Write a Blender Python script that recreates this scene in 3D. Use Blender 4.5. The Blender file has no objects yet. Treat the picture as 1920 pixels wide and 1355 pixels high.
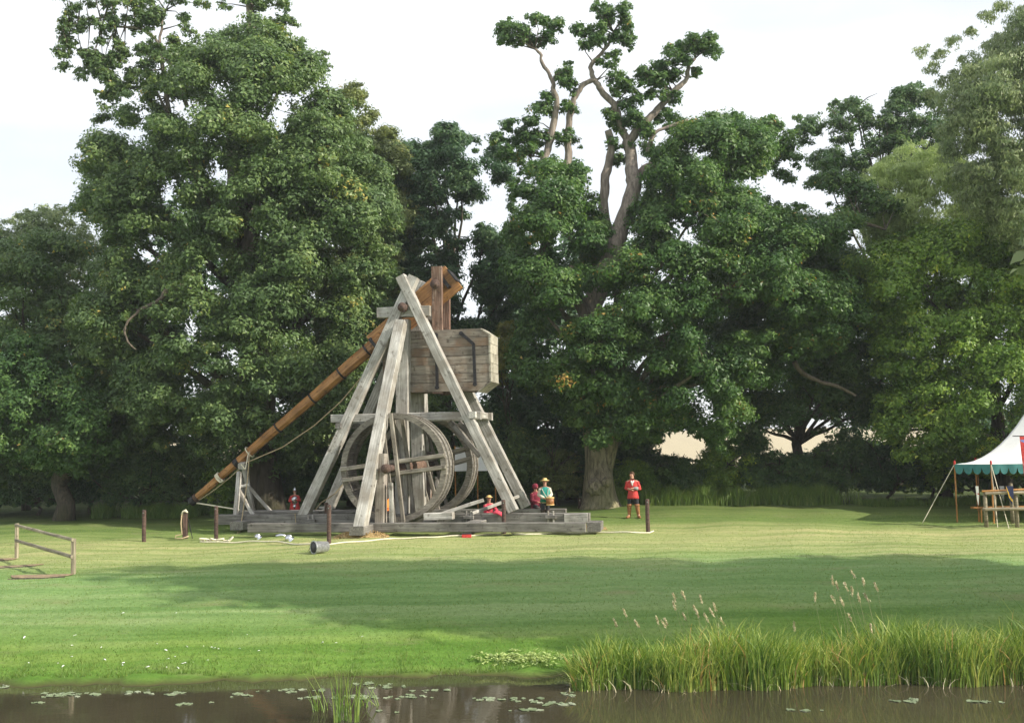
import bpy, bmesh, math, random
import numpy as np
from mathutils import Vector, Matrix
rad = math.radians
S = bpy.context.scene
COL = S.collection

# ------------------------------------------------------------------ camera, sky, sun, exposure
F_PX, CX, CY, HORIZ = 2000.0, 960.0, 677.5, 830.0
CAM_Z = 5.1
PITCH = math.atan((HORIZ - CY) / F_PX)
ROLL = rad(1.0)
cam_data = bpy.data.cameras.new('camera'); cam = bpy.data.objects.new('camera', cam_data); COL.objects.link(cam)
cam_data.sensor_width = 36; cam_data.lens = 36 * F_PX / 1920; cam_data.clip_start = .1; cam_data.clip_end = 6000
CAM_R = Matrix.Rotation(rad(90) + PITCH, 4, 'X') @ Matrix.Rotation(-ROLL, 4, 'Z')
cam.matrix_world = Matrix.Translation((0, 0, CAM_Z)) @ CAM_R
S.camera = cam
SUN_AZ, SUN_EL = rad(-20), rad(30)             # measured from +x, towards the viewer
sdir = Vector((math.cos(SUN_AZ) * math.cos(SUN_EL), math.sin(SUN_AZ) * math.cos(SUN_EL), math.sin(SUN_EL)))
w = bpy.data.worlds.new('World'); S.world = w; w.use_nodes = True
nt = w.node_tree; nt.nodes.clear()
wo = nt.nodes.new('ShaderNodeOutputWorld'); bg = nt.nodes.new('ShaderNodeBackground')
sky = nt.nodes.new('ShaderNodeTexSky'); sky.sky_type = 'NISHITA'; sky.sun_disc = False
sky.sun_elevation = SUN_EL; sky.sun_rotation = math.pi / 2 - SUN_AZ
tc = nt.nodes.new('ShaderNodeTexCoord'); mp = nt.nodes.new('ShaderNodeMapping'); mp.inputs['Scale'].default_value = (1.2, 1.2, 5)
cn = nt.nodes.new('ShaderNodeTexNoise'); cn.inputs['Scale'].default_value = 1.6; cn.inputs['Detail'].default_value = 5
cr = nt.nodes.new('ShaderNodeValToRGB'); cr.color_ramp.elements[0].position = .30; cr.color_ramp.elements[1].position = .62
cr.color_ramp.elements[0].color = (.60,) * 3 + (1,); cr.color_ramp.elements[1].color = (1, 1, 1, 1)
mx = nt.nodes.new('ShaderNodeMix'); mx.data_type = 'RGBA'
mx.inputs['B'].default_value = (8.6, 8.9, 9.2, 1)
nt.links.new(tc.outputs['Generated'], mp.inputs[0]); nt.links.new(mp.outputs[0], cn.inputs['Vector'])
nt.links.new(cn.outputs[0], cr.inputs[0]); nt.links.new(cr.outputs[0], mx.inputs['Factor'])
nt.links.new(sky.outputs[0], mx.inputs['A']); nt.links.new(mx.outputs['Result'], bg.inputs['Color'])
bg.inputs['Strength'].default_value = 0.1
nt.links.new(bg.outputs[0], wo.inputs[0])
sl = bpy.data.lights.new('sun', 'SUN'); sl.energy = 4.6; sl.angle = rad(0.6); sl.color = (1, .93, .80)
so = bpy.data.objects.new('sun', sl); COL.objects.link(so); so.rotation_euler = sdir.to_track_quat('Z', 'Y').to_euler()
S.view_settings.view_transform = 'Standard'; S.view_settings.look = 'None'; S.view_settings.gamma = 1
S.view_settings.exposure = 0.5
S.view_settings.use_curve_mapping = False
S.render.engine = 'CYCLES'

# ------------------------------------------------------------------ geometry helpers
R3 = np.array(CAM_R.to_3x3())
def rays(px, py):
    px = np.asarray(px, float); py = np.asarray(py, float)
    d = np.stack([(px - CX) / F_PX, -(py - CY) / F_PX, -np.ones_like(px)], -1)
    return d @ R3.T
def at(px, py, Y):
    """the world point that stands Y metres away where the photograph shows (px, py)"""
    d = rays(px, py); k = np.asarray(Y) / d[..., 1]
    p = d * k[..., None]; p[..., 2] += CAM_Z
    return p
def atv(px, py, Y): return Vector(at(px, py, Y).tolist())
KY = [-400, 2, 6, 12, 20, 22.6, 23.6, 24.1, 25, 27, 29.5, 33, 38, 41, 45, 50, 60, 100, 150, 300, 1200]
KZ = [3.4, 3.4, -.6, -1.2, -.9, -.35, -.05, .06, .32, .88, 1.35, 1.55, 1.70, 1.80, 1.95, 2.08, 2.2, 2.4, 5.6, 8, 14]
def sstep(a, b, x):
    t = np.clip((x - a) / (b - a), 0, 1); return t * t * (3 - 2 * t)
def G(x, y):
    x = np.asarray(x, float); y = np.asarray(y, float)
    z = np.interp(y, KY, KZ)
    far = sstep(30, 38, y)
    z = z - far * (.18 * sstep(-3, -13, x) + .2 * sstep(8, 18, x)) 
    z = z + .035 * np.sin(x * .7 + y * .33) * far + .02 * np.sin(x * 1.9 - y * .8) * sstep(25, 30, y)
    z = z + (.05 * np.sin(x * .55) + .035 * np.sin(x * 2.3 + 1) + .025 * np.sin(x * 5.1) + .02 * np.sin(x * 11.7)) * np.exp(-((y - 24) / 1.2) ** 2)
    bank = sstep(12.5, 16, x) * sstep(28, 23, y)
    z = np.where(bank > 0, z * (1 - bank) + np.maximum(z, 1.1) * bank, z)
    # cut steps beside the handrail
    return z
def gp(px, py):
    d = rays(px, py)
    lo = None
    for t in np.arange(20, 400, .05):
        p = d * t
        if p[2] + CAM_Z <= G(p[0], p[1]): return Vector((p[0], p[1], float(G(p[0], p[1]))))
    return Vector((p[0], p[1], 0))
def ground_at(x, y): return Vector((x, y, float(G(x, y))))

def tag(o, label=None, cat=None, group=None, kind=None):
    if label: o['label'] = label
    if cat: o['category'] = cat
    if group: o['group'] = group
    if kind: o['kind'] = kind
    return o
def empty(name, loc, label=None, cat=None, group=None):
    o = bpy.data.objects.new(name, None); COL.objects.link(o); o.location = loc; o.empty_display_size = .2
    return tag(o, label, cat, group)
WP = {}
def wloc(o):
    v = Vector(o.location); p = o.parent
    while p: v = v + p.location; p = p.parent
    return v
def link(name, me, mat, parent=None, M=None):
    """link a mesh; M is its world matrix; parents hold only translations (or M is None and the mesh is in world space)"""
    o = bpy.data.objects.new(name, me); COL.objects.link(o)
    if mat is not None and not me.materials: me.materials.append(mat)
    if M is None: M = Matrix.Identity(4)
    if parent is not None:
        o.parent = parent
        pm = WP.get(parent.name) or Matrix.Translation(wloc(parent))
        M2 = pm.inverted() @ M
        WP[o.name] = M.copy()
    else:
        M2 = M; WP[o.name] = M.copy()
    o.matrix_basis = M2
    return o
def pymesh(name, V, Fc, smooth=False):
    me = bpy.data.meshes.new(name); me.from_pydata([tuple(v) for v in V], [], Fc); me.update()
    if smooth: me.polygons.foreach_set('use_smooth', [True] * len(me.polygons))
    return me
class MB:
    def __init__(s): s.V = []; s.F = []
    def tube(s, pts, rr, n=7, cap=True, flat=1.0):
        pts = [Vector(p) for p in pts]
        if not hasattr(rr, '__len__'): rr = [rr] * len(pts)
        base = len(s.V); u = None
        for i, p in enumerate(pts):
            t = (pts[min(i + 1, len(pts) - 1)] - pts[max(i - 1, 0)])
            t = t.normalized() if t.length > 1e-9 else Vector((0, 0, 1))
            if u is None:
                u = t.orthogonal().normalized()
            u = (u - t * u.dot(t)); u = u.normalized() if u.length > 1e-6 else t.orthogonal().normalized()
            v = t.cross(u)
            for k in range(n):
                a = 2 * math.pi * k / n
                s.V.append(p + (u * math.cos(a) + v * math.sin(a) * flat) * rr[i])
        for i in range(len(pts) - 1):
            for k in range(n):
                a = base + i * n + k; b = base + i * n + (k + 1) % n
                s.F.append((a, b, b + n, a + n))
        if cap:
            s.F.append(tuple(base + k for k in range(n))[::-1]); e = base + (len(pts) - 1) * n
            s.F.append(tuple(e + k for k in range(n)))
        return s
    def box(s, c, sx, sy, sz):
        b = len(s.V); c = Vector(c)
        for dx in (-.5, .5):
            for dy in (-.5, .5):
                for dz in (-.5, .5): s.V.append(c + Vector((dx * sx, dy * sy, dz * sz)))
        for f in ((0, 1, 3, 2), (4, 6, 7, 5), (0, 4, 5, 1), (2, 3, 7, 6), (0, 2, 6, 4), (1, 5, 7, 3)): s.F.append(tuple(b + i for i in f))
        return s
    def loft(s, rings, cap=True):
        n = len(rings[0]); base = len(s.V)
        for r in rings: s.V += [Vector(p) for p in r]
        for i in range(len(rings) - 1):
            for k in range(n):
                a = base + i * n + k; b = base + i * n + (k + 1) % n
                s.F.append((a, b, b + n, a + n))
        if cap:
            s.F.append(tuple(base + k for k in range(n))[::-1]); e = base + (len(rings) - 1) * n
            s.F.append(tuple(e + k for k in range(n)))
        return s
    def build(s, name, mat, parent=None, smooth=False, M=None):
        return link(name, pymesh(name, s.V, s.F, smooth), mat, parent, M)

# ------------------------------------------------------------------ materials
def nm(name):
    m = bpy.data.materials.new(name); m.use_nodes = True
    t = m.node_tree; b = t.nodes['Principled BSDF']
    return m, t, b
def N(t, kind, **kw):
    n = t.nodes.new(kind)
    for k, v in kw.items():
        if k in n.inputs: n.inputs[k].default_value = v
        else: setattr(n, k, v)
    return n
def ramp(t, stops):
    r = t.nodes.new('ShaderNodeValToRGB'); e = r.color_ramp.elements
    while len(e) < len(stops): e.new(.5)
    for q, (p, c) in zip(e, stops): q.position = p; q.color = tuple(c) + (1,)
    return r
def simple(name, col, rough=.7, metal=0, var=.25, scale=14, bump=0):
    m, t, b = nm(name)
    c = N(t, 'ShaderNodeTexCoord'); n = N(t, 'ShaderNodeTexNoise', Scale=scale, Detail=4.0)
    t.links.new(c.outputs['Object'], n.inputs['Vector'])
    r = ramp(t, [(.3, [x * (1 - var) for x in col]), (.7, [min(1, x * (1 + var)) for x in col])])
    t.links.new(n.outputs[0], r.inputs[0]); t.links.new(r.outputs[0], b.inputs['Base Color'])
    b.inputs['Roughness'].default_value = rough; b.inputs['Metallic'].default_value = metal
    if bump:
        bp = N(t, 'ShaderNodeBump', Strength=bump, Distance=.02); t.links.new(n.outputs[0], bp.inputs['Height']); t.links.new(bp.outputs[0], b.inputs['Normal'])
    return m
def wood(name, dark, mid, light, rough=.8, stain=None, grain=1.0):
    m, t, b = nm(name)
    c = N(t, 'ShaderNodeTexCoord'); oi = N(t, 'ShaderNodeObjectInfo')
    add = N(t, 'ShaderNodeVectorMath', operation='ADD'); sc = N(t, 'ShaderNodeVectorMath', operation='SCALE'); sc.inputs['Scale'].default_value = 37.0
    cmb = N(t, 'ShaderNodeCombineXYZ'); 
    for i in range(3): t.links.new(oi.outputs['Random'], cmb.inputs[i])
    t.links.new(cmb.outputs[0], sc.inputs[0]); t.links.new(c.outputs['Object'], add.inputs[0]); t.links.new(sc.outputs[0], add.inputs[1])
    mp = N(t, 'ShaderNodeMapping'); mp.inputs['Scale'].default_value = (.7, 12, 12); t.links.new(add.outputs[0], mp.inputs[0])
    n1 = N(t, 'ShaderNodeTexNoise', Scale=1.6, Detail=7.0, Roughness=.65); t.links.new(mp.outputs[0], n1.inputs['Vector'])
    n2 = N(t, 'ShaderNodeTexNoise', Scale=1.7, Detail=4.0); t.links.new(add.outputs[0], n2.inputs['Vector'])
    r1 = ramp(t, [(.28, dark), (.5, mid), (.72, light)]); t.links.new(n1.outputs[0], r1.inputs[0])
    r2 = ramp(t, [(.3, (.62, .60, .57)), (.62, (1.08, 1.07, 1.05))]); t.links.new(n2.outputs[0], r2.inputs[0])
    mul = N(t, 'ShaderNodeMix', data_type='RGBA', blend_type='MULTIPLY'); mul.inputs['Factor'].default_value = 1
    t.links.new(r1.outputs[0], mul.inputs['A']); t.links.new(r2.outputs[0], mul.inputs['B'])
    out = mul.outputs['Result']
    # knots and blotches
    n4 = N(t, 'ShaderNodeTexNoise', Scale=5.5, Detail=3.0); t.links.new(add.outputs[0], n4.inputs['Vector'])
    r4 = ramp(t, [(.60, (1, 1, 1)), (.70, (.36, .33, .30))]); t.links.new(n4.outputs[0], r4.inputs[0])
    mk = N(t, 'ShaderNodeMix', data_type='RGBA', blend_type='MULTIPLY'); mk.inputs['Factor'].default_value = .8
    t.links.new(out, mk.inputs['A']); t.links.new(r4.outputs[0], mk.inputs['B']); out = mk.outputs['Result']
    if stain:
        n3 = N(t, 'ShaderNodeTexNoise', Scale=1.1, Detail=3.0); t.links.new(add.outputs[0], n3.inputs['Vector'])
        r3 = ramp(t, [(.5, (0, 0, 0)), (.66, (.8, .8, .8))]); t.links.new(n3.outputs[0], r3.inputs[0])
        ms = N(t, 'ShaderNodeMix', data_type='RGBA'); t.links.new(r3.outputs[0], ms.inputs['Factor']); t.links.new(out, ms.inputs['A'])
        ms.inputs['B'].default_value = tuple(stain) + (1,); out = ms.outputs['Result']
    # tone differs from one timber to the next
    hv = N(t, 'ShaderNodeHueSaturation'); mr = N(t, 'ShaderNodeMapRange'); mr.inputs['To Min'].default_value = .82; mr.inputs['To Max'].default_value = 1.15
    t.links.new(oi.outputs['Random'], mr.inputs[0]); t.links.new(mr.outputs[0], hv.inputs['Value']); t.links.new(out, hv.inputs['Color'])
    t.links.new(hv.outputs[0], b.inputs['Base Color']); b.inputs['Roughness'].default_value = rough
    bp = N(t, 'ShaderNodeBump', Strength=.5 * grain, Distance=.02); t.links.new(n1.outputs[0], bp.inputs['Height']); t.links.new(bp.outputs[0], b.inputs['Normal'])
    return m
M = {}
M['grey'] = wood('weathered_grey_oak', (.20, .195, .175), (.45, .435, .405), (.68, .665, .635), stain=(.26, .23, .19))
M['wheelgrey'] = wood('brown_grey_wheel_wood', (.12, .105, .085), (.27, .245, .205), (.42, .39, .34))
M['greydark'] = wood('dark_grey_oak', (.09, .085, .075), (.20, .19, .175), (.33, .315, .29))  # darker grey oak for sills, sleepers, small timbers and tread boards
M['box'] = wood('brown_grey_boards', (.12, .098, .078), (.25, .215, .175), (.38, .345, .295), stain=(.20, .125, .075))
M['boxend'] = wood('sunlit_end_boards', (.25, .23, .18), (.42, .39, .32), (.55, .53, .47))  # paler boards: sunlight on the right end of the box put into the colour
M['rust'] = wood('rust_stained_oak', (.09, .05, .035), (.20, .115, .08), (.40, .32, .25))
M['arm'] = wood('oiled_orange_timber', (.20, .085, .028), (.42, .20, .065), (.56, .31, .115), rough=.5)
M['armdark'] = wood('scorched_timber', (.05, .02, .01), (.14, .055, .02), (.26, .12, .04), rough=.55)
M['iron'] = simple('dark_iron', (.035, .033, .035), .55, .6, .4)
M['rustiron'] = simple('rusty_iron', (.10, .062, .048), .8, .2, .5, bump=.3)
M['steel'] = simple('polished_steel', (.62, .63, .65), .25, 1, .1)
M['rope'] = simple('hemp_rope', (.42, .33, .20), .9, 0, .3, 40)
M['whiterope'] = simple('pale_rope', (.72, .66, .50), .9, 0, .2, 30)
M['inside_shade'] = simple('bucket_shade_dark', (.05, .05, .055), .6, .3)  # near black colour stands in for the shade within the bucket
M['stained'] = wood('stained_grey_oak', (.15, .12, .10), (.34, .30, .26), (.52, .49, .45), stain=(.20, .09, .05))
M['post'] = wood('dark_brown_post', (.03, .018, .013), (.085, .05, .038), (.16, .10, .08))
M['rail'] = wood('pale_round_rail', (.14, .12, .08), (.30, .26, .18), (.44, .39, .29))
M['bark'] = None

def bark(name, a, bcol, moss=(.10, .12, .03), mossamt=.35):
    m, t, b = nm(name)
    c = N(t, 'ShaderNodeTexCoord'); mp = N(t, 'ShaderNodeMapping'); mp.inputs['Scale'].default_value = (3.2, 3.2, .6)
    t.links.new(c.outputs['Object'], mp.inputs[0])
    n = N(t, 'ShaderNodeTexNoise', Scale=2.6, Detail=8.0, Roughness=.7); t.links.new(mp.outputs[0], n.inputs['Vector'])
    r = ramp(t, [(.33, a), (.62, bcol)]); t.links.new(n.outputs[0], r.inputs[0])
    n2 = N(t, 'ShaderNodeTexNoise', Scale=.5, Detail=3.0); t.links.new(c.outputs['Object'], n2.inputs['Vector'])
    r2 = ramp(t, [(.45, (0, 0, 0)), (.7, (mossamt,) * 3)]); t.links.new(n2.outputs[0], r2.inputs[0])
    mx = N(t, 'ShaderNodeMix', data_type='RGBA'); t.links.new(r2.outputs[0], mx.inputs['Factor']); t.links.new(r.outputs[0], mx.inputs['A'])
    mx.inputs['B'].default_value = tuple(moss) + (1,); t.links.new(mx.outputs['Result'], b.inputs['Base Color'])
    b.inputs['Roughness'].default_value = .9
    bp = N(t, 'ShaderNodeBump', Strength=.9, Distance=.08); t.links.new(n.outputs[0], bp.inputs['Height']); t.links.new(bp.outputs[0], b.inputs['Normal'])
    return m
M['bark'] = bark('oak_bark', (.07, .058, .042), (.36, .31, .22), moss=(.20, .21, .06), mossamt=.5)
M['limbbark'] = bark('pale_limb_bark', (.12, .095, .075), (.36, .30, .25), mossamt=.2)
M['limbdark'] = bark('dark_limb_bark', (.05, .04, .03), (.17, .135, .10), mossamt=.3)  # darker bark for the lower limbs and the fine branches
M['darkbark'] = bark('dark_bark', (.03, .025, .02), (.12, .095, .07))

def leafmat(name, dark, mid, light, accent=None, trans=.34, gloss=.45):
    m, t, b = nm(name)
    a = N(t, 'ShaderNodeAttribute', attribute_name='tint')
    st = [(.0, dark), (.5, mid), (.93, light)]
    if accent: st.append((.985, accent))
    r = ramp(t, st); t.links.new(a.outputs['Fac'], r.inputs[0])
    t.links.new(r.outputs[0], b.inputs['Base Color']); b.inputs['Roughness'].default_value = gloss
    b.inputs['Specular IOR Level'].default_value = .35
    tr = N(t, 'ShaderNodeBsdfTranslucent'); hv = N(t, 'ShaderNodeHueSaturation', Saturation=1.15, Value=1.25)
    t.links.new(r.outputs[0], hv.inputs['Color']); t.links.new(hv.outputs[0], tr.inputs[0])
    ms = N(t, 'ShaderNodeMixShader'); ms.inputs[0].default_value = trans
    t.links.new(b.outputs[0], ms.inputs[1]); t.links.new(tr.outputs[0], ms.inputs[2])
    t.links.new(ms.outputs[0], t.nodes['Material Output'].inputs[0])
    return m
LM = {
 'lime':   leafmat('deep_green_leaves', (0.073, 0.129, 0.052), (0.136, 0.212, 0.073), (0.252, 0.325, 0.098), (0.526, 0.421, 0.106)),
 'oak':    leafmat('oak_leaves', (0.044, 0.103, 0.033), (0.096, 0.182, 0.049), (0.202, 0.301, 0.076), (0.564, 0.348, 0.104)),
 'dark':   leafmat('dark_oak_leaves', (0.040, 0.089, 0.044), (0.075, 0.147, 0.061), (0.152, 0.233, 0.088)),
 'olive':  leafmat('olive_leaves', (0.107, 0.151, 0.054), (0.190, 0.233, 0.075), (0.299, 0.321, 0.110), (0.470, 0.350, 0.125)),
 'willow': leafmat('grey_green_willow_leaves', (0.134, 0.200, 0.088), (0.246, 0.306, 0.138), (0.393, 0.442, 0.208)),
 'pale':   leafmat('pale_willow_leaves', (0.245, 0.322, 0.127), (0.389, 0.480, 0.180), (0.580, 0.668, 0.271)),
 'right':  leafmat('mid_green_leaves', (0.102, 0.199, 0.046), (0.221, 0.342, 0.066), (0.412, 0.528, 0.101), (0.775, 0.742, 0.128)),
 'back':   leafmat('dull_green_leaves', (0.048, 0.104, 0.041), (0.098, 0.177, 0.062), (0.187, 0.270, 0.082)),  # duller green for rear trees and some of the bushes
 'yellow': leafmat('yellow_green_leaves', (0.130, 0.156, 0.036), (0.220, 0.228, 0.048), (0.337, 0.300, 0.072)),
 'reed':   leafmat('reed_leaves', (0.096, 0.190, 0.037), (0.233, 0.330, 0.068), (0.548, 0.558, 0.161), (0.617, 0.405, 0.174), trans=.35),
 'grass':  leafmat('grass_blades', (.10, .19, .035), (.19, .27, .06), (.32, .36, .11), trans=.3),
 'straw':  leafmat('seed_heads', (.42, .36, .20), (.60, .54, .32), (.72, .66, .46), trans=.2),
}

# ------------------------------------------------------------------ leaf cloud builder
def tris(name, C, Nn, T, a, b, tint, mat, parent, loc=None):
    n = len(C); Bv = np.cross(Nn, T); Bv /= np.linalg.norm(Bv, axis=1, keepdims=True) + 1e-9; T = np.cross(Bv, Nn); a = a[:, None]; b = b[:, None]
    if loc is not None: C = C - np.array(loc)
    V = np.empty((n, 3, 3), np.float32); V[:, 0] = C - T * a * .42; V[:, 1] = C + Bv * b * .62 + T * a * .2; V[:, 2] = C - Bv * b * .5 + T * a * .58
    me = bpy.data.meshes.new(name); me.vertices.add(n * 3); me.vertices.foreach_set('co', V.reshape(-1))
    me.loops.add(n * 3); me.loops.foreach_set('vertex_index', np.arange(n * 3, dtype=np.int32)); me.polygons.add(n); me.polygons.foreach_set('loop_start', np.arange(0, n * 3, 3, dtype=np.int32))
    q = me.attributes.new('tint', 'FLOAT', 'POINT'); q.data.foreach_set('value', np.repeat(np.clip(tint, 0, 1), 3).astype(np.float32)); me.update()
    o = bpy.data.objects.new(name, me); COL.objects.link(o); me.materials.append(mat); o.parent = parent
    return o
def quads(name, C, Nn, T, a, b, tint, mat, parent, fold=.25, loc=None):
    n = len(C); Bv = np.cross(Nn, T)
    Bv /= np.linalg.norm(Bv, axis=1, keepdims=True) + 1e-9
    T = np.cross(Bv, Nn)
    a = a[:, None]; b = b[:, None]
    if loc is not None: C = C - np.array(loc)
    V = np.empty((n, 4, 3), np.float32)
    V[:, 0] = C - T * a * .5; V[:, 1] = C + Bv * b * .5 - T * a * .05 + Nn * a * fold * .4
    V[:, 2] = C + T * a * .5 - Nn * a * fold * .3; V[:, 3] = C - Bv * b * .5 - T * a * .05 + Nn * a * fold * .4
    me = bpy.data.meshes.new(name)
    me.vertices.add(n * 4); me.vertices.foreach_set('co', V.reshape(-1))
    me.loops.add(n * 4); me.loops.foreach_set('vertex_index', np.arange(n * 4, dtype=np.int32))
    me.polygons.add(n); me.polygons.foreach_set('loop_start', np.arange(0, n * 4, 4, dtype=np.int32))
    at_ = me.attributes.new('tint', 'FLOAT', 'POINT'); at_.data.foreach_set('value', np.repeat(np.clip(tint, 0, 1), 4).astype(np.float32))
    me.update(); me.validate()
    o = bpy.data.objects.new(name, me); COL.objects.link(o); me.materials.append(mat)
    if parent: o.parent = parent
    return o
def inpoly(P, poly):
    x, y = P[:, 0], P[:, 1]; c = np.zeros(len(P), bool); n = len(poly)
    for i in range(n):
        x1, y1 = poly[i]; x2, y2 = poly[(i + 1) % n]
        k = ((y1 > y) != (y2 > y)) & (x < (x2 - x1) * (y - y1) / (y2 - y1 + 1e-12) + x1); c ^= k
    return c
def edge_dist(P, poly):
    d = np.full(len(P), 1e9); n = len(poly)
    for i in range(n):
        a = np.array(poly[i], float); b = np.array(poly[(i + 1) % n], float); ab = b - a
        t = np.clip(((P - a) @ ab) / (ab @ ab + 1e-9), 0, 1)
        d = np.minimum(d, np.linalg.norm(P - (a + t[:, None] * ab), axis=1))
    return d
def rnd_dir(rg, n):
    v = rg.normal(size=(n, 3)); return v / np.linalg.norm(v, axis=1, keepdims=True)
def blobs_in(poly, Y0, thick, R, rg, nlay=3.0, holes=(), pad=.75):
    nlay *= 1.75; R *= .64
    """bough centres that fill a crown: outline, distance, half depth"""
    mpp = Y0 / F_PX
    P = np.array(poly, float); lo = P.min(0); hi = P.max(0)
    area = 0
    for i in range(len(poly)):
        x1, y1 = poly[i]; x2, y2 = poly[(i + 1) % len(poly)]; area += x1 * y2 - x2 * y1
    area = abs(area) / 2 * mpp * mpp
    want = int(nlay * area / (math.pi * R * R) * 1.25)
    out = []; tries = 0
    while len(out) < want and tries < 60:
        tries += 1
        q = lo + (hi - lo) * rg.random((want * 3, 2)); q = q[inpoly(q, poly)]
        e = edge_dist(q, poly) * mpp
        rr = R * rg.uniform(.4, 1.6, len(q)) ** 1.15
        for p, ee, r in zip(q, e, rr):
            r = min(r, max(ee / pad, R * .35))
            bad = False
            for hx, hy, hr in holes:
                if math.hypot(p[0] - hx, p[1] - hy) < hr + r / mpp * .75: bad = True; break
            if bad: continue
            th = thick * math.sqrt(1 - (1 - min(1, ee / (thick * .8))) ** 2)
            u = rg.uniform(-1, 1) if rg.random() < .45 else rg.uniform(-1, -.5)
            yy = Y0 + th * u
            c = at(p[0], p[1], yy)
            out.append((c[0], c[1], c[2], r))
            if len(out) >= want: break
    return np.array(out)
def leaves_on(B, total, size, rg, sub=14, spread=.30, droop=0., long=1.7, upb=.35):
    size *= 1.12; total *= 1.08
    w = B[:, 3] ** 2; w = w / w.sum()
    cnt = np.maximum(6, (w * total)).astype(int)
    idx = np.repeat(np.arange(len(B)), cnt); n = len(idx)
    sd = rnd_dir(rg, len(B) * sub).reshape(len(B), sub, 3); sd[..., 2] = np.where(sd[..., 2] < -.35, -sd[..., 2], sd[..., 2])
    sr = rg.uniform(.5, 1.0, (len(B), sub)); stint = rg.normal(0, .11, (len(B), sub))
    k = rg.integers(0, sub, n)
    c = B[idx, :3]; r = B[idx, 3][:, None]
    d = sd[idx, k]; off = d * sr[idx, k][:, None]
    g = rg.normal(size=(n, 3)); gl = np.linalg.norm(g, axis=1, keepdims=True); g = g / gl * np.minimum(gl, 2.2)
    loc = off + g * spread
    loc[:, 2] *= .78
    if droop: loc[:, 2] -= np.abs(g[:, 2]) * droop
    C = c + loc * r
    nr = loc / (np.linalg.norm(loc, axis=1, keepdims=True) + 1e-9) * .55 + g * .25 + rnd_dir(rg, n) * .55; nr[:, 2] += upb
    nr /= np.linalg.norm(nr, axis=1, keepdims=True)
    T = rnd_dir(rg, n)
    if droop: T = T * .5 + np.array([0, 0, -1.0]) * droop * 2
    a = size * rg.uniform(.6, 1.3, n); b = a / long
    btint = rg.normal(0, .10, len(B))
    tint = .46 + btint[idx] + stint[idx, k] + rg.normal(0, .13, n)
    return C, nr, T, a, b, tint
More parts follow.
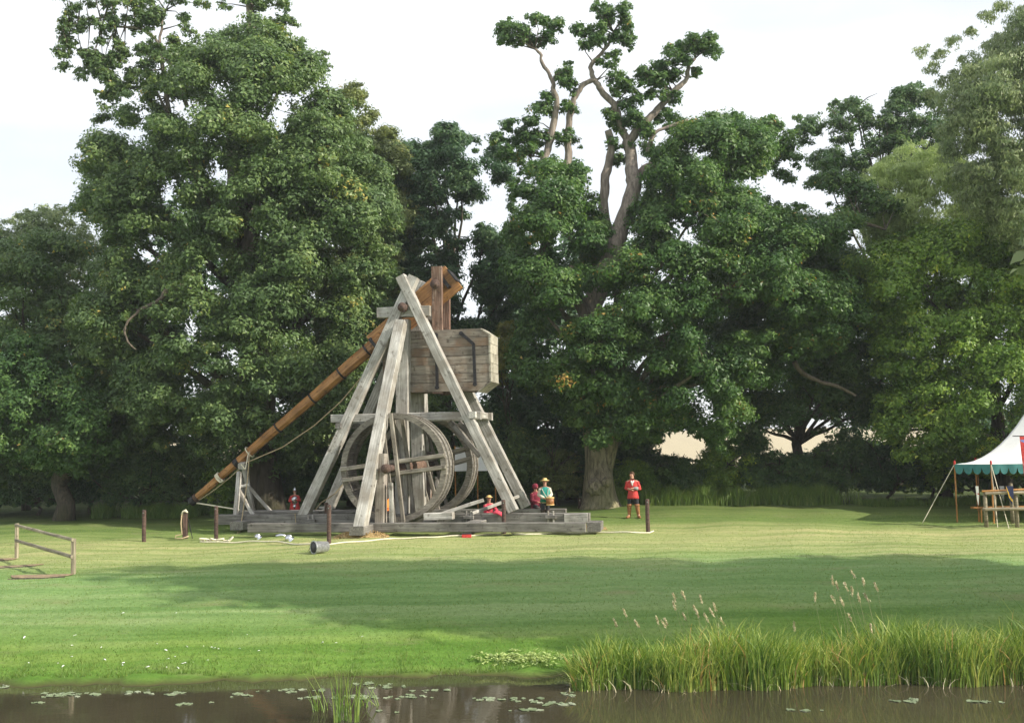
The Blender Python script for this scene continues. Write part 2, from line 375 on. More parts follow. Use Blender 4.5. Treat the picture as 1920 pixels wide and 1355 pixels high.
def tree(name, label, mat, poly, Y0, thick, R, total, size, seed, base=None, trunk_r=.35, nlay=3, holes=(), clusters=(), cr=.45,
         limbs=None, nlimb=14, barkm='darkbark', group=None, cat='tree', droop=0., long=1.7, top=None, sub=9, spread=.27, upb=.35):
    rg = np.random.default_rng(seed); rnd = random.Random(seed)
    B = blobs_in(poly, Y0, thick, R, rg, nlay, holes) if poly else np.zeros((0, 4)); nB = len(B)
    if len(clusters):
        cl = []
        for c in clusters:
            px, py = c[0], c[1]; r = c[2] if len(c) > 2 else cr
            for q in range(6):
                j = (1, 1.8, 1.8, 2.2, 2.2, 2.6)[q] * (1 if r < .5 else 1.5)
                p = at(px + rnd.uniform(-6, 6) * j, py + rnd.uniform(-5, 5) * j, Y0 + (c[3] if len(c) > 3 else 0) + rnd.uniform(-.6, .6))
                cl.append((p[0], p[1], p[2], r * rnd.uniform(.8, 1.1) * (1, .8, .7, .6, .5, .45)[q]))
        B = np.vstack([B, np.array(cl)]) if len(B) else np.array(cl)
    cx = B[:, 0].mean(); 
    if base is None: bx = cx
    else: bx = base
    g = ground_at(bx, Y0)
    root = empty(name, g, label, cat, group)
    L = leaves_on(B, total * 1.85, size * .80, rg, droop=droop, long=long, sub=sub, spread=spread, upb=upb)
    tris('crown', *L, LM[mat], root, loc=g)
    topz = B[:, 2].max(); midz = np.median(B[:, 2])
    if top is None: top = Vector((cx * .7 + bx * .3, Y0, g.z + (topz - g.z) * .75))
    mb = MB(); P = []; RR = []
    for i in range(9):
        t = i / 8; p = g.lerp(top, t) + Vector((rnd.uniform(-.25, .25), rnd.uniform(-.25, .25), 0)) * (1 if 0 < i else 0)
        P.append(p - g); RR.append(trunk_r * ((1 - t) ** .8 * .9 + .12) * (1.35 if i == 0 else 1))
    P[0].z -= .3
    mb.tube(P, RR, 9)
    idx = [i for i in range(nB) if B[i, 3] > R * .35]; rnd.shuffle(idx)
    for j in idx[:nlimb]:
        e = Vector(B[j, :3]) - g; 
        t0 = min(.9, max(.25, (e.z - 2) / max(1, (top - g).z) * .75 + rnd.uniform(-.1, .05)))
        s0 = (top - g) * t0; md = s0.lerp(e, .5) + Vector((rnd.uniform(-.5, .5), rnd.uniform(-.5, .5), rnd.uniform(-.2, .9)))
        r0 = trunk_r * .38 * (1 - t0 * .5)
        pts = []
        for k in range(7):
            t = k / 6; pts.append(s0 * (1 - t) ** 2 + md * 2 * t * (1 - t) + e * t * t + Vector((rnd.uniform(-.12, .12),) * 3) * (k > 0))
        mb.tube(pts, [r0 * (1 - .85 * k / 6) + .015 for k in range(7)], 6)
        for q in range(3):
            k = rnd.randint(3, 6); d = Vector((rnd.uniform(-1, 1), rnd.uniform(-1, 1), rnd.uniform(-.2, 1))).normalized() * rnd.uniform(.7, 1.5)
            mb.tube([pts[k], pts[k] + d * .5 + Vector((0, 0, .1)), pts[k] + d], [.035, .025, .01], 5)
    me = pymesh('trunk', mb.V, mb.F, True); o = bpy.data.objects.new('trunk', me); COL.objects.link(o); me.materials.append(M[barkm]); o.parent = root
    if limbs:
        tips = []
        for li in limbs:
            pts_px, r0, r1 = li[0], li[1], li[2]; yo = li[3] if len(li) > 3 else 0
            yo2 = li[4] if len(li) > 4 else yo
            ctrl = [atv(x, y, Y0 + yo + (yo2 - yo) * i / (len(pts_px) - 1)) - g for i, (x, y) in enumerate(pts_px)]
            pts = []
            for i in range(len(ctrl) - 1):        # catmull-rom
                p0 = ctrl[max(0, i - 1)]; p1 = ctrl[i]; p2 = ctrl[i + 1]; p3 = ctrl[min(len(ctrl) - 1, i + 2)]
                for k in range(4):
                    t = k / 4; pts.append(.5 * ((2 * p1) + (p2 - p0) * t + (2 * p0 - 5 * p1 + 4 * p2 - p3) * t * t + (3 * p1 - p0 - 3 * p2 + p3) * t ** 3) + Vector((rnd.uniform(-.04, .04), rnd.uniform(-.04, .04), 0)))
            pts.append(ctrl[-1])
            tips += pts[2:]
            m2 = MB(); m2.tube(pts, [r0 + (r1 - r0) * i / (len(pts) - 1) + rnd.uniform(-.012, .012) for i in range(len(pts))], 9)
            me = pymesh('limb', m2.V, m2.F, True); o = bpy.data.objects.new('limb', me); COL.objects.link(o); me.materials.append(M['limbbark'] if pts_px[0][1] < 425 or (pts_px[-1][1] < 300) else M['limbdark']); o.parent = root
        m3 = MB()
        for i in range(nB, len(B)):
            e = Vector(B[i, :3]) - g; q = min(tips, key=lambda v: (v - e).length); L_ = (q - e).length
            if L_ > 2.2 or (i - nB) % 6: continue
            md = q.lerp(e, .5) + Vector((rnd.uniform(-.2, .2), rnd.uniform(-.2, .2), rnd.uniform(-.05, .3))) * min(1, L_)
            m3.tube([q, q.lerp(md, .6), md, md.lerp(e, .6), e], [.035 + .006 * L_, .028, .022, .016, .010], 5)
            for k in range(4):
                d = Vector((rnd.uniform(-1, 1), rnd.uniform(-1, 1), rnd.uniform(-.4, 1))).normalized() * B[i, 3] * 1.25
                m3.tube([md.lerp(e, .5 + .12 * k), e + d * .5, e + d], [.012, .009, .004], 4)
        if m3.V:
            me = pymesh('branches', m3.V, m3.F, True); o = bpy.data.objects.new('branches', me); COL.objects.link(o); me.materials.append(M['limbdark']); o.parent = root; o['kind'] = 'stuff'
    return root

# ------------------------------------------------------------------ ground
def ground():
    ys = np.concatenate([[-400, -60, -10], np.arange(0, 22, 1.0), np.arange(22, 48, .25), np.arange(48, 70, 1.0), [75, 85, 100, 125, 150, 200, 300, 600, 1200]])
    xs = np.concatenate([[-900, -300, -120, -60], np.arange(-34, 34.1, .25), [60, 120, 300, 900]])
    X, Y = np.meshgrid(xs, ys); Z = G(X, Y)
    rg = np.random.default_rng(1); Z = Z + rg.normal(0, .008, Z.shape) * (Y > 24.5) * (Y < 60)
    V = np.stack([X, Y, Z], -1).reshape(-1, 3); nx = len(xs)
    Fc = [(j * nx + i, j * nx + i + 1, (j + 1) * nx + i + 1, (j + 1) * nx + i) for j in range(len(ys) - 1) for i in range(nx - 1)]
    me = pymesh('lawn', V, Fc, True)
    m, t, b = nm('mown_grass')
    c = N(t, 'ShaderNodeTexCoord'); sp = N(t, 'ShaderNodeSeparateXYZ'); t.links.new(c.outputs['Object'], sp.inputs[0])
    # wide streaks left by the mower, running across the lawn
    mp = N(t, 'ShaderNodeMapping'); mp.inputs['Scale'].default_value = (.10, 2.0, .2); mp.inputs['Rotation'].default_value = (0, 0, .05); t.links.new(c.outputs['Object'], mp.inputs[0])
    n1 = N(t, 'ShaderNodeTexNoise', Scale=1.0, Detail=6.0, Roughness=.6); t.links.new(mp.outputs[0], n1.inputs['Vector'])
    n2 = N(t, 'ShaderNodeTexNoise', Scale=9.0, Detail=6.0, Roughness=.7); t.links.new(c.outputs['Object'], n2.inputs['Vector'])
    n3 = N(t, 'ShaderNodeTexNoise', Scale=.23, Detail=3.0); t.links.new(c.outputs['Object'], n3.inputs['Vector'])
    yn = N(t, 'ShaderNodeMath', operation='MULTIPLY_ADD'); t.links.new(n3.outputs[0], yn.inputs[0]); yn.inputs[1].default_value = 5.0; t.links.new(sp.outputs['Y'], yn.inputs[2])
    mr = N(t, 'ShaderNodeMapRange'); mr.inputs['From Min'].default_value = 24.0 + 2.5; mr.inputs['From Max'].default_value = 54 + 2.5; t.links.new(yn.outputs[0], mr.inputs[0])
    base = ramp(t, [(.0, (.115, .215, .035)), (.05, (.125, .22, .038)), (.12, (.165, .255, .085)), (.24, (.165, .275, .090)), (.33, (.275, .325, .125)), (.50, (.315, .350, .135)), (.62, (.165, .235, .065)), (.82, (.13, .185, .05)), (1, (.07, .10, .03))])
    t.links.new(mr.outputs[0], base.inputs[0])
    st = ramp(t, [(.36, (.66, .76, .62)), (.5, (1, 1, 1)), (.64, (1.36, 1.16, 1.40))]); t.links.new(n1.outputs[0], st.inputs[0])
    m1 = N(t, 'ShaderNodeMix', data_type='RGBA', blend_type='MULTIPLY'); m1.inputs['Factor'].default_value = .85; t.links.new(base.outputs[0], m1.inputs['A']); t.links.new(st.outputs[0], m1.inputs['B'])
    f = ramp(t, [(.3, (.72, .75, .7)), (.7, (1.22, 1.18, 1.2))]); t.links.new(n2.outputs[0], f.inputs[0])
    m2 = N(t, 'ShaderNodeMix', data_type='RGBA', blend_type='MULTIPLY'); m2.inputs['Factor'].default_value = .9; t.links.new(m1.outputs['Result'], m2.inputs['A']); t.links.new(f.outputs[0], m2.inputs['B'])
    n5 = N(t, 'ShaderNodeTexNoise', Scale=.8, Detail=7.0, Roughness=.7); mp5 = N(t, 'ShaderNodeMapping'); mp5.inputs['Scale'].default_value = (.35, 1, 1); t.links.new(c.outputs['Object'], mp5.inputs[0]); t.links.new(mp5.outputs[0], n5.inputs['Vector'])
    r5 = ramp(t, [(.56, (0, 0, 0)), (.72, (.55, .55, .55))]); t.links.new(n5.outputs[0], r5.inputs[0])
    m5 = N(t, 'ShaderNodeMix', data_type='RGBA'); t.links.new(r5.outputs[0], m5.inputs['Factor']); t.links.new(m2.outputs['Result'], m5.inputs['A']); m5.inputs['B'].default_value = (.24, .22, .11, 1); m2 = m5
    # a ripe field beyond the wood
    fr = N(t, 'ShaderNodeMapRange'); fr.inputs['From Min'].default_value = 95; fr.inputs['From Max'].default_value = 105; t.links.new(sp.outputs['Y'], fr.inputs[0])
    m3 = N(t, 'ShaderNodeMix', data_type='RGBA'); t.links.new(fr.outputs[0], m3.inputs['Factor']); t.links.new(m2.outputs['Result'], m3.inputs['A']); m3.inputs['B'].default_value = (.44, .38, .26, 1)
    # mud under water and at the brink
    zr = N(t, 'ShaderNodeMapRange'); zr.inputs['From Min'].default_value = .10; zr.inputs['From Max'].default_value = .0; t.links.new(sp.outputs['Z'], zr.inputs[0])
    m4 = N(t, 'ShaderNodeMix', data_type='RGBA'); t.links.new(zr.outputs[0], m4.inputs['Factor']); t.links.new(m3.outputs['Result'], m4.inputs['A']); m4.inputs['B'].default_value = (.07, .065, .025, 1)
    t.links.new(m4.outputs['Result'], b.inputs['Base Color']); b.inputs['Roughness'].default_value = .95; b.inputs['Specular IOR Level'].default_value = .15
    bp = N(t, 'ShaderNodeBump', Strength=.6, Distance=.05); t.links.new(n2.outputs[0], bp.inputs['Height']); t.links.new(bp.outputs[0], b.inputs['Normal'])
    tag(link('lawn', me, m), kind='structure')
ground()
def water():
    mb = MB(); mb.V = [Vector(p) for p in ((-900, 2.5, 0), (900, 2.5, 0), (900, 24.6, 0), (-900, 24.6, 0))]; mb.F = [(0, 1, 2, 3)]
    m, t, b = nm('murky_water')
    c = N(t, 'ShaderNodeTexCoord'); mp = N(t, 'ShaderNodeMapping'); mp.inputs['Scale'].default_value = (.9, 2.2, 1); t.links.new(c.outputs['Object'], mp.inputs[0])
    n = N(t, 'ShaderNodeTexNoise', Scale=2.2, Detail=4.0, Roughness=.55); t.links.new(mp.outputs[0], n.inputs['Vector'])
    bp = N(t, 'ShaderNodeBump', Strength=.03, Distance=.05); t.links.new(n.outputs[0], bp.inputs['Height']); t.links.new(bp.outputs[0], b.inputs['Normal'])
    n2 = N(t, 'ShaderNodeTexNoise', Scale=.35, Detail=3.0); t.links.new(c.outputs['Object'], n2.inputs['Vector'])
    r = ramp(t, [(.3, (.044, .038, .023)), (.7, (.066, .057, .034))]); t.links.new(n2.outputs[0], r.inputs[0]); t.links.new(r.outputs[0], b.inputs['Base Color'])
    b.inputs['Roughness'].default_value = .025; b.inputs['IOR'].default_value = 1.33
    tag(mb.build('pond_water', m), kind='structure')
water()

# ------------------------------------------------------------------ trees and hedges
rs = random.Random(31); spray = [(x, y, rs.uniform(.22, .4)) for x, y in [(rs.uniform(105, 600), rs.uniform(-30, 150)) for _ in range(150)] if y > 150 - (x - 60) * .9 - 150 and (x < 440 or y > (x - 440) * .9 - 40) and not (350 < x < 455 and y < 70) and not (x > 560 and y < 60) and y < 150][:78] + [(rs.uniform(185, 330), rs.uniform(115, 230), rs.uniform(.25, .45)) for _ in range(26)]
W1 = (1270, 834, 15); W2 = (1484, 830, 13); W3 = (1452, 830, 11); W4 = (1516, 830, 11)
tree('tall_tree', 'tallest dense green tree, its crown cut off by the top of the picture', 'lime',
     [(190,190),(210,130),(270,100),(340,80),(420,60),(470,20),(500,40),(560,70),(590,110),(620,150),(650,200),(690,260),(735,340),(755,420),(745,520),(700,600),(690,700),(660,800),(600,850),(560,890),(500,870),(470,880),(430,900),(380,870),(300,850),(240,820),(200,760),(210,700),(130,690),(125,590),(190,520),(190,440),(130,390),(165,340),(130,290),(180,250)],
     50, 5.5, 1.05, 235000, .20, 11, base=atv(500, 940, 50).x, trunk_r=.75, nlay=2.9,
     holes=[(400,530,26),(300,470,14),(470,450,16),(640,480,12),(360,720,20),(330,830,16),(520,760,13),(250,640,10),(590,620,12),(420,330,10),(350,620,14),(520,215,16),(250,265,14),(310,190,9),(270,205,9),(320,370,14),(420,180,8),(235,150,12),(300,130,10)],
     clusters=spray + [(125,45,.35),(112,100,.3),(122,125,.35),(150,52,.3),(185,75,.35),(212,42,.35),(230,95,.4),(262,22,.4),(300,30,.45),(330,80,.4),(200,8,.3),(240,-12,.4),(330,0,.45),(290,90,.4),(380,12,.3),(350,40,.35),(190,120,.4),(150,135,.25),(215,75,.3),(275,60,.35),(530,10,.4),(545,45,.35),(500,-8,.4),(530,-40,.5),(470,-40,.5),(420,12,.25),(395,-20,.4),(560,90,.35),(610,130,.3),(360,60,.3),(130,80,.22),(160,100,.22)],
     limbs=[([(455,200),(462,120),(470,40),(462,-60)], .28, .16), ([(320,230),(305,130),(300,70),(310,20)], .12, .05), ([(350,200),(290,70),(215,50),(130,45)], .1, .03), ([(430,320),(455,250),(440,200)], .3, .2),
            ([(345,535),(312,545),(300,562),(262,580)], .13, .07, -4.4, -5.1), ([(262,580),(235,610),(240,640),(255,655)], .06, .03, -5.1, -5.3), ([(480,930),(490,700),(470,480),(445,330),(440,200)], .8, .35)], nlimb=24)
tree('bushy_tree', 'olive tinted dense tree rising behind the right flank of the tallest tree', 'olive',
     [(540,300),(575,220),(620,190),(645,160),(680,158),(700,205),(740,245),(765,285),(785,400),(770,520),(720,640),(600,640),(560,500)], 55, 4, 1.0, 60000, .2, 12, trunk_r=.4, nlay=2.6, nlimb=6)
tree('dark_oak', 'dark blue green oak with gaps to the sky behind the top of the siege engine', 'dark',
     [(735,265),(800,270),(820,228),(845,230),(880,255),(925,270),(955,255),(960,330),(970,400),(1010,470),(960,660),(740,650),(690,560),(690,480),(720,380)], 57, 3.6, .85, 80000, .21, 13, trunk_r=.4, nlay=2.3,
     holes=[(905,400,13),(928,380,15),(940,425,9),(872,435,10),(850,380,6),(880,480,10),(905,340,9),(878,560,9),(868,520,9),(700,495,7),(884,590,7),(890,300,7)], nlimb=22)
rs = random.Random(77)
oakC = [(948,55),(974,78),(1000,41),(1025,44),(1003,81),(1029,74),(948,74),(1040,52),(965,50),(985,62),
 (1088,55),(1099,85),(1136,22),(1169,18),(1173,37),(1136,55),(1155,70),(1169,81),(1121,74),(1120,12,.3),(1140,37),(1108,62),(1172,60),
 (1129,114,.3),(1151,107,.35),(1144,125,.3),(1059,144),(1062,159),(1066,129,.3),(1073,170,.35),
 (1158,148),(1173,162),(1158,173),(1188,185),(1173,199),(1188,218),(1155,221),(1140,210,.35),(1203,229),(1158,240),(1180,235),
 (1206,137),(1225,129),(1247,122),(1254,144),(1232,151),(1265,100),(1287,89),(1310,89),(1332,77),(1335,100),(1310,140,.35),(1251,177,.35),(1265,185,.4),(1221,177,.35),(1302,74),(1280,118),(1240,165,.3),(1272,140,.3),(1322,92),(1215,150),
 (1025,188),(1007,207),(996,229),(1025,207),(974,251),(955,240),(933,262),(992,258),(1014,258),(985,285),(965,270),(945,290),(1066,207,.35),(1062,255,.35),(1051,262,.35),(1075,268,.35),(1060,196,.3),(1005,280),(970,300),
 (1559,321,.6),(1580,345,.7),(1607,354,.8),(1621,384,.8),(1658,387,.6),(1688,391,.5),(1540,345,.6),(1600,400,.6),(1460,250,.5),(1475,270,.6),(1485,300,.5),(1470,330,.4),(1440,240,.5),(1450,300,.5),(1480,335,.3),
 (1205,255,.5),(1235,225,.35),(1250,215,.35),(1270,235,.5),(1215,280,.4),(1150,270,.35),(1160,300,.4),(1300,340,.6),(1350,340,.6),(1250,335,.5)]
tree('stag_headed_oak', 'large old oak with bare crooked top limbs and a thick burred trunk', 'oak',
     [(945,430),(955,350),(990,305),(1050,295),(1100,310),(1125,350),(1120,400),(1150,420),(1200,380),(1215,290),(1260,240),(1300,225),(1340,208),(1400,218),(1435,245),(1460,290),(1430,335),(1400,350),(1460,385),(1540,380),(1600,400),(1640,405),(1600,450),(1560,490),(1610,530),(1620,600),(1580,660),(1500,700),(1410,740),(1395,830),(1360,860),(1300,815),(1240,812),(1215,850),(1170,840),(1130,800),(1080,810),(1000,740),(945,700),(975,620),(950,520)],
     49.5, 5.5, .95, 250000, .19, 14, base=atv(1124, 945, 49.5).x, trunk_r=.5, nlay=2.9, cr=.42, clusters=oakC + [(x, y, .8, -2.5) for x, y in ((1090,640),(1130,680),(1165,720),(1110,740),(1150,780),(1090,790),(1180,810),(1130,820),(1060,700),(1175,660))], holes=[(1190,700,8),(1240,520,11),(1330,640,13),(1420,600,13),(1290,440,12),(1060,470,11),(1300,740,10),(1040,640,12),(1105,575,22), (1160, 455, 12), (1520, 500, 12), W1],
     top=atv(1160, 470, 49.5), nlimb=26, barkm='bark',
     limbs=[([(1018,440),(1018,350),(1018,305),(1030,270),(1041,220),(1044,190),(1038,165),(1033,145),(1018,120),(1013,100),(1003,92)], .22, .05, -.3),
            ([(1062,330),(1065,285),(1066,240),(1072,200),(1082,175),(1100,155),(1120,150)], .2, .10),
            ([(1105,600),(1118,550),(1150,470),(1165,420),(1187,360),(1186,330),(1184,300),(1177,266)], .5, .26, -2.2, 0),
            ([(1187,350),(1205,322),(1225,310),(1260,308),(1300,305),(1345,312),(1392,319)], .26, .08, 0, -1.5),
            ([(1160,480),(1140,440),(1132,400),(1133,350),(1140,310),(1146,280),(1140,245)], .27, .17),
            ([(1177,270),(1166,240),(1155,203),(1136,181),(1121,159),(1110,140),(1108,122),(1125,103),(1140,85),(1150,60)], .2, .05),
            ([(1177,268),(1199,240),(1221,218),(1243,194),(1269,166),(1287,148),(1291,122),(1303,110)], .22, .07),
            ([(1215,285),(1228,250),(1260,236),(1290,225)], .11, .05, -.5),
            ([(1330,560),(1385,532),(1440,520),(1490,505)], .22, .10, -4.1, -4.3),
            ([(1585,430),(1620,420),(1660,430)], .12, .05, -1),
            ([(1095,640),(1098,600),(1078,545),(1075,500)], .3, .22, -3.0), ([(1490,678),(1505,700),(1540,716),(1570,724),(1605,742)], .12, .06, -1.6),
            ([(1018,520),(1020,470),(1018,430)], .2, .17, -2.5)])
tree('gappy_oak', 'thin topped oak against the sky between the old oak and the willows', 'back',
     [(1485,215),(1530,215),(1560,188),(1610,182),(1650,215),(1680,165),(1740,150),(1770,200),(1800,240),(1800,320),(1700,340),(1600,345),(1540,360),(1505,340),(1515,290),(1488,250)], 62, 2.6, .6, 26000, .2, 15, trunk_r=.35, nlay=1.7,
     holes=[(1545,265,10),(1590,285,6),(1515,330,8),(1640,250,5)], nlimb=26)
tree('far_wood', 'mass of far trees closing the view low down behind the nearer ones', 'dark',
     [(-150,620),(130,560),(220,420),(420,330),(560,330),(720,460),(900,600),(960,560),(1040,440),(1180,430),(1300,400),(1500,440),(1700,500),(2100,520),(2100,925),(1900,925),(1745,930),(1745,845),(1690,840),(1690,930),(1300,935),(600,940),(-150,950)], 66, 2.5, 1.5, 62000, .42, 77, trunk_r=.3, nlay=1.3, holes=[(1270,834,14),(1455,830,12),(1485,830,14),(1515,830,12),(1715,825,10)], nlimb=0)
tree('left_tree', 'rounded grey green tree at the far left edge of the wood', 'lime',
     [(-90,470),(20,450),(70,430),(130,440),(170,455),(220,470),(260,500),(300,560),(340,650),(340,800),(300,880),(200,930),(140,915),(60,940),(-90,940)], 54, 4.5, 1.05, 90000, .2, 16, base=atv(-20, 940, 54).x, trunk_r=.3, nlay=2.8)
tree('pale_left_tree', 'light feathery tree top behind the left edge of the wood', 'willow',
     [(-90,460),(0,415),(50,392),(110,385),(150,400),(180,450),(160,560),(-90,600)], 57, 3, .8, 26000, .17, 26, trunk_r=.2, nlay=2.2, nlimb=6)
tree('low_branched_tree', 'low leafed tree with a bare brown trunk near the left edge of the lawn', 'oak',
     [(-60,640),(60,620),(160,680),(230,760),(240,850),(160,900),(60,890),(-60,900)], 49.5, 3, .9, 36000, .19, 27, base=atv(119, 968, 49.5).x, trunk_r=.42, nlay=2.4, top=atv(110, 720, 49.5))
tree('tall_willow', 'tall grey green willow running out of the top right corner', 'willow',
     [(1755,250),(1760,170),(1800,110),(1850,80),(1890,40),(1930,0),(2130,-120),(2130,520),(1900,470),(1800,380),(1765,300)], 47, 4, .95, 115000, .21, 17, base=atv(2040, 900, 47).x, trunk_r=.5, nlay=3, droop=.35, long=3.4,
     clusters=[(1728,95,.3),(1745,125,.3),(1760,100,.3),(1785,80,.3),(1745,180,.35),(1820,60,.3),(1850,30,.35),(1880,10,.35),(1905,-15,.4),(1770,150,.3)], upb=.1)
tree('pale_willow', 'pale silvery willow below the thin topped oak', 'pale',
     [(1590,345),(1650,300),(1700,262),(1770,268),(1840,320),(1930,380),(1930,520),(1700,520),(1620,450)], 53, 3.2, .95, 46000, .23, 18, trunk_r=.3, nlay=2.6, droop=.35, long=4, nlimb=8, upb=.1)
tree('broad_tree', 'broad yellow green tree behind the white marquee', 'right',
     [(1560,500),(1640,450),(1720,420),(1800,410),(1930,400),(2110,400),(2110,900),(1900,900),(1700,880),(1640,820),(1640,700),(1620,600)], 51, 4.5, 1.05, 120000, .19, 19, base=atv(1885, 930, 51).x, trunk_r=.4, nlay=2.9)
tree('shaded_tree', 'shaded green tree under the outer boughs of the old oak', 'back',
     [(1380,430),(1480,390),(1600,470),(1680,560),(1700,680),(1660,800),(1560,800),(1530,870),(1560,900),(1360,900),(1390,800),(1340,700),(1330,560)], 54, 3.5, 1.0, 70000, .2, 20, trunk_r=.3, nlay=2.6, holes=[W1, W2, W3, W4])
tree('middle_tree', 'fresh green tree seen between the throwing arm and the big A shaped frame', 'lime',
     [(560,640),(650,560),(740,540),(790,600),(880,640),(900,760),(1000,790),(1060,830),(1060,930),(900,935),(700,935),(480,940),(480,800)], 53, 3, 1.0, 80000, .19, 21, trunk_r=.3, nlay=2.6)
tree('yellow_green_bush', 'yellow green bush right of the hanging ballast box', 'yellow',
     [(925,610),(960,600),(985,640),(975,700),(940,730),(915,700)], 52, 1, .5, 7000, .15, 22, trunk_r=.1, nlay=2.6, nlimb=4, cat='bush')
tree('behind_oak_tree', 'dark tree closing the gap between the siege engine and the oak trunk', 'dark',
     [(900,700),(960,660),(1040,740),(1120,700),(1250,700),(1240,800),(1235,880),(1150,930),(900,935)], 55, 3, 1.0, 48000, .2, 23, trunk_r=.3, nlay=2.4, holes=[W1], nlimb=8)
tree('dead_twig_bush', 'brown twiggy bush to the left of the oak trunk', 'olive',
     [(1000,870),(1040,840),(1085,850),(1095,900),(1085,940),(1010,940)], 51, .8, .4, 5000, .12, 24, trunk_r=.08, nlay=1.6, nlimb=16, cat='bush')
# hedge line along the foot of the wood: every bush on its own
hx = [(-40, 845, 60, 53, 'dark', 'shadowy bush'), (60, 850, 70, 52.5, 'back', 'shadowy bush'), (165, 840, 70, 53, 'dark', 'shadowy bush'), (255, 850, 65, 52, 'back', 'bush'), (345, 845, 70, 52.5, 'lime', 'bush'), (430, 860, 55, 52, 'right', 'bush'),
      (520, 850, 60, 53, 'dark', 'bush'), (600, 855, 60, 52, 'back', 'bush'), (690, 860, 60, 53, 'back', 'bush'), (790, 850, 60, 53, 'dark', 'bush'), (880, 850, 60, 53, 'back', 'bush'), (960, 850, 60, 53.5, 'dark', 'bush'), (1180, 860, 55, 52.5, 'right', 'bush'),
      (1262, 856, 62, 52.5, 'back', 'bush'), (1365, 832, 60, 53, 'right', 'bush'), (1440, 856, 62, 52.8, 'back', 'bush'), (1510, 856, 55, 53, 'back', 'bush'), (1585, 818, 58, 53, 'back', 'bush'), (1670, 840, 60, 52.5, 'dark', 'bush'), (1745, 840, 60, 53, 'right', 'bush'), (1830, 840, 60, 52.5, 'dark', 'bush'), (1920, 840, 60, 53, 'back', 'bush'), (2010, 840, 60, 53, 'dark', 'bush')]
beside = ['past the left edge of the lawn', 'left of the bare brown trunk', 'just right of the bare brown trunk', 'above the tall dark post left of the engine', 'behind the tip of the throwing arm', 'behind the small trestle', 'behind the man in helmet and breastplate',
          'behind the left leg of the big frame', 'behind the left rim of the near treadwheel', 'behind the middle of the treadwheels', 'behind the white sheet', 'behind the drummer', 'directly right of the oak trunk', 'under the left pale gap in the wood', 'between the two pale gaps in the wood',
          'under the left end of the long pale gap', 'under the right end of the long pale gap', 'just right of the long pale gap', 'left of the marquee guy rope', 'behind the left pole of the marquee', 'behind the middle pole of the marquee', 'behind the heraldic banner', 'past the right end of the marquee']
for i, (x, y, hw, Y, mt, nmn) in enumerate(hx):
    rr = random.Random(i * 7 + 3); bot = 952 - .018 * (x - 0) * .9
    pl = [(x - hw, bot), (x - hw * 1.05, y + 30), (x - hw * .6, y + rr.uniform(-14, 14)), (x, y - rr.uniform(0, 18)), (x + hw * .6, y + rr.uniform(-8, 14)), (x + hw * 1.05, y + 30), (x + hw, bot)]
    if i in (13, 15, 16): pl[2:5] = [(x - hw * .6, y - 2), (x, y - 4), (x + hw * .6, y - 2)]
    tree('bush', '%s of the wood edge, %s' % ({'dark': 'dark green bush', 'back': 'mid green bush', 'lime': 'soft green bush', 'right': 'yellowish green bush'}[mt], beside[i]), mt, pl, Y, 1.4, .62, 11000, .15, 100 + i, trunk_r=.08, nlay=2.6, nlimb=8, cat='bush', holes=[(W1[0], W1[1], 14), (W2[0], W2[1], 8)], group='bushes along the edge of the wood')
# off to the right, outside the picture, three trees stand on the near bank and shade the lawn
for i, (x, y, hgt, r) in enumerate([(15.2, 23.0, 12.5, 2.9), (20.5, 23.2, 12, 3.2), (26.5, 23.0, 12.5, 3.4), (15.4, 22.6, 14, 2.5), (16.5, 22.2, 18.0, 2.5), (21.5, 22.8, 17, 2.6)]):
    rg = np.random.default_rng(300 + i); g = ground_at(x, y); nb = 110
    d = rnd_dir(rg, nb) * (rg.random((nb, 1)) ** .33); B = np.concatenate([d * [r, r, hgt * .26] + [x, y, g.z + hgt * .74], rg.uniform(.7, 1.2, (nb, 1))], 1)
    root = empty('bank_tree', g, '%s tree on the near bank outside the right edge' % ['round green', 'tall round green', 'broad green', 'lowest green', 'slender pale', 'slender green'][i], 'tree')
    quads('crown', *leaves_on(B, (6500, 13000, 15000, 4500, 4200, 4200)[i], .36, rg), LM['willow'], root, loc=g)
    mb = MB(); mb.tube([(0, 0, -.3), (.1, 0, hgt * .3), (-.1, .1, hgt * .6), (0, 0, hgt * .9)], [.4, .3, .22, .06], 9)
    for j in range(10):
        e = Vector(B[j, :3]) - g; mb.tube([(0, 0, hgt * .35), e * .55, e], [.14, .08, .03], 6)
    mb.build('trunk', M['darkbark'], None, True).parent = root

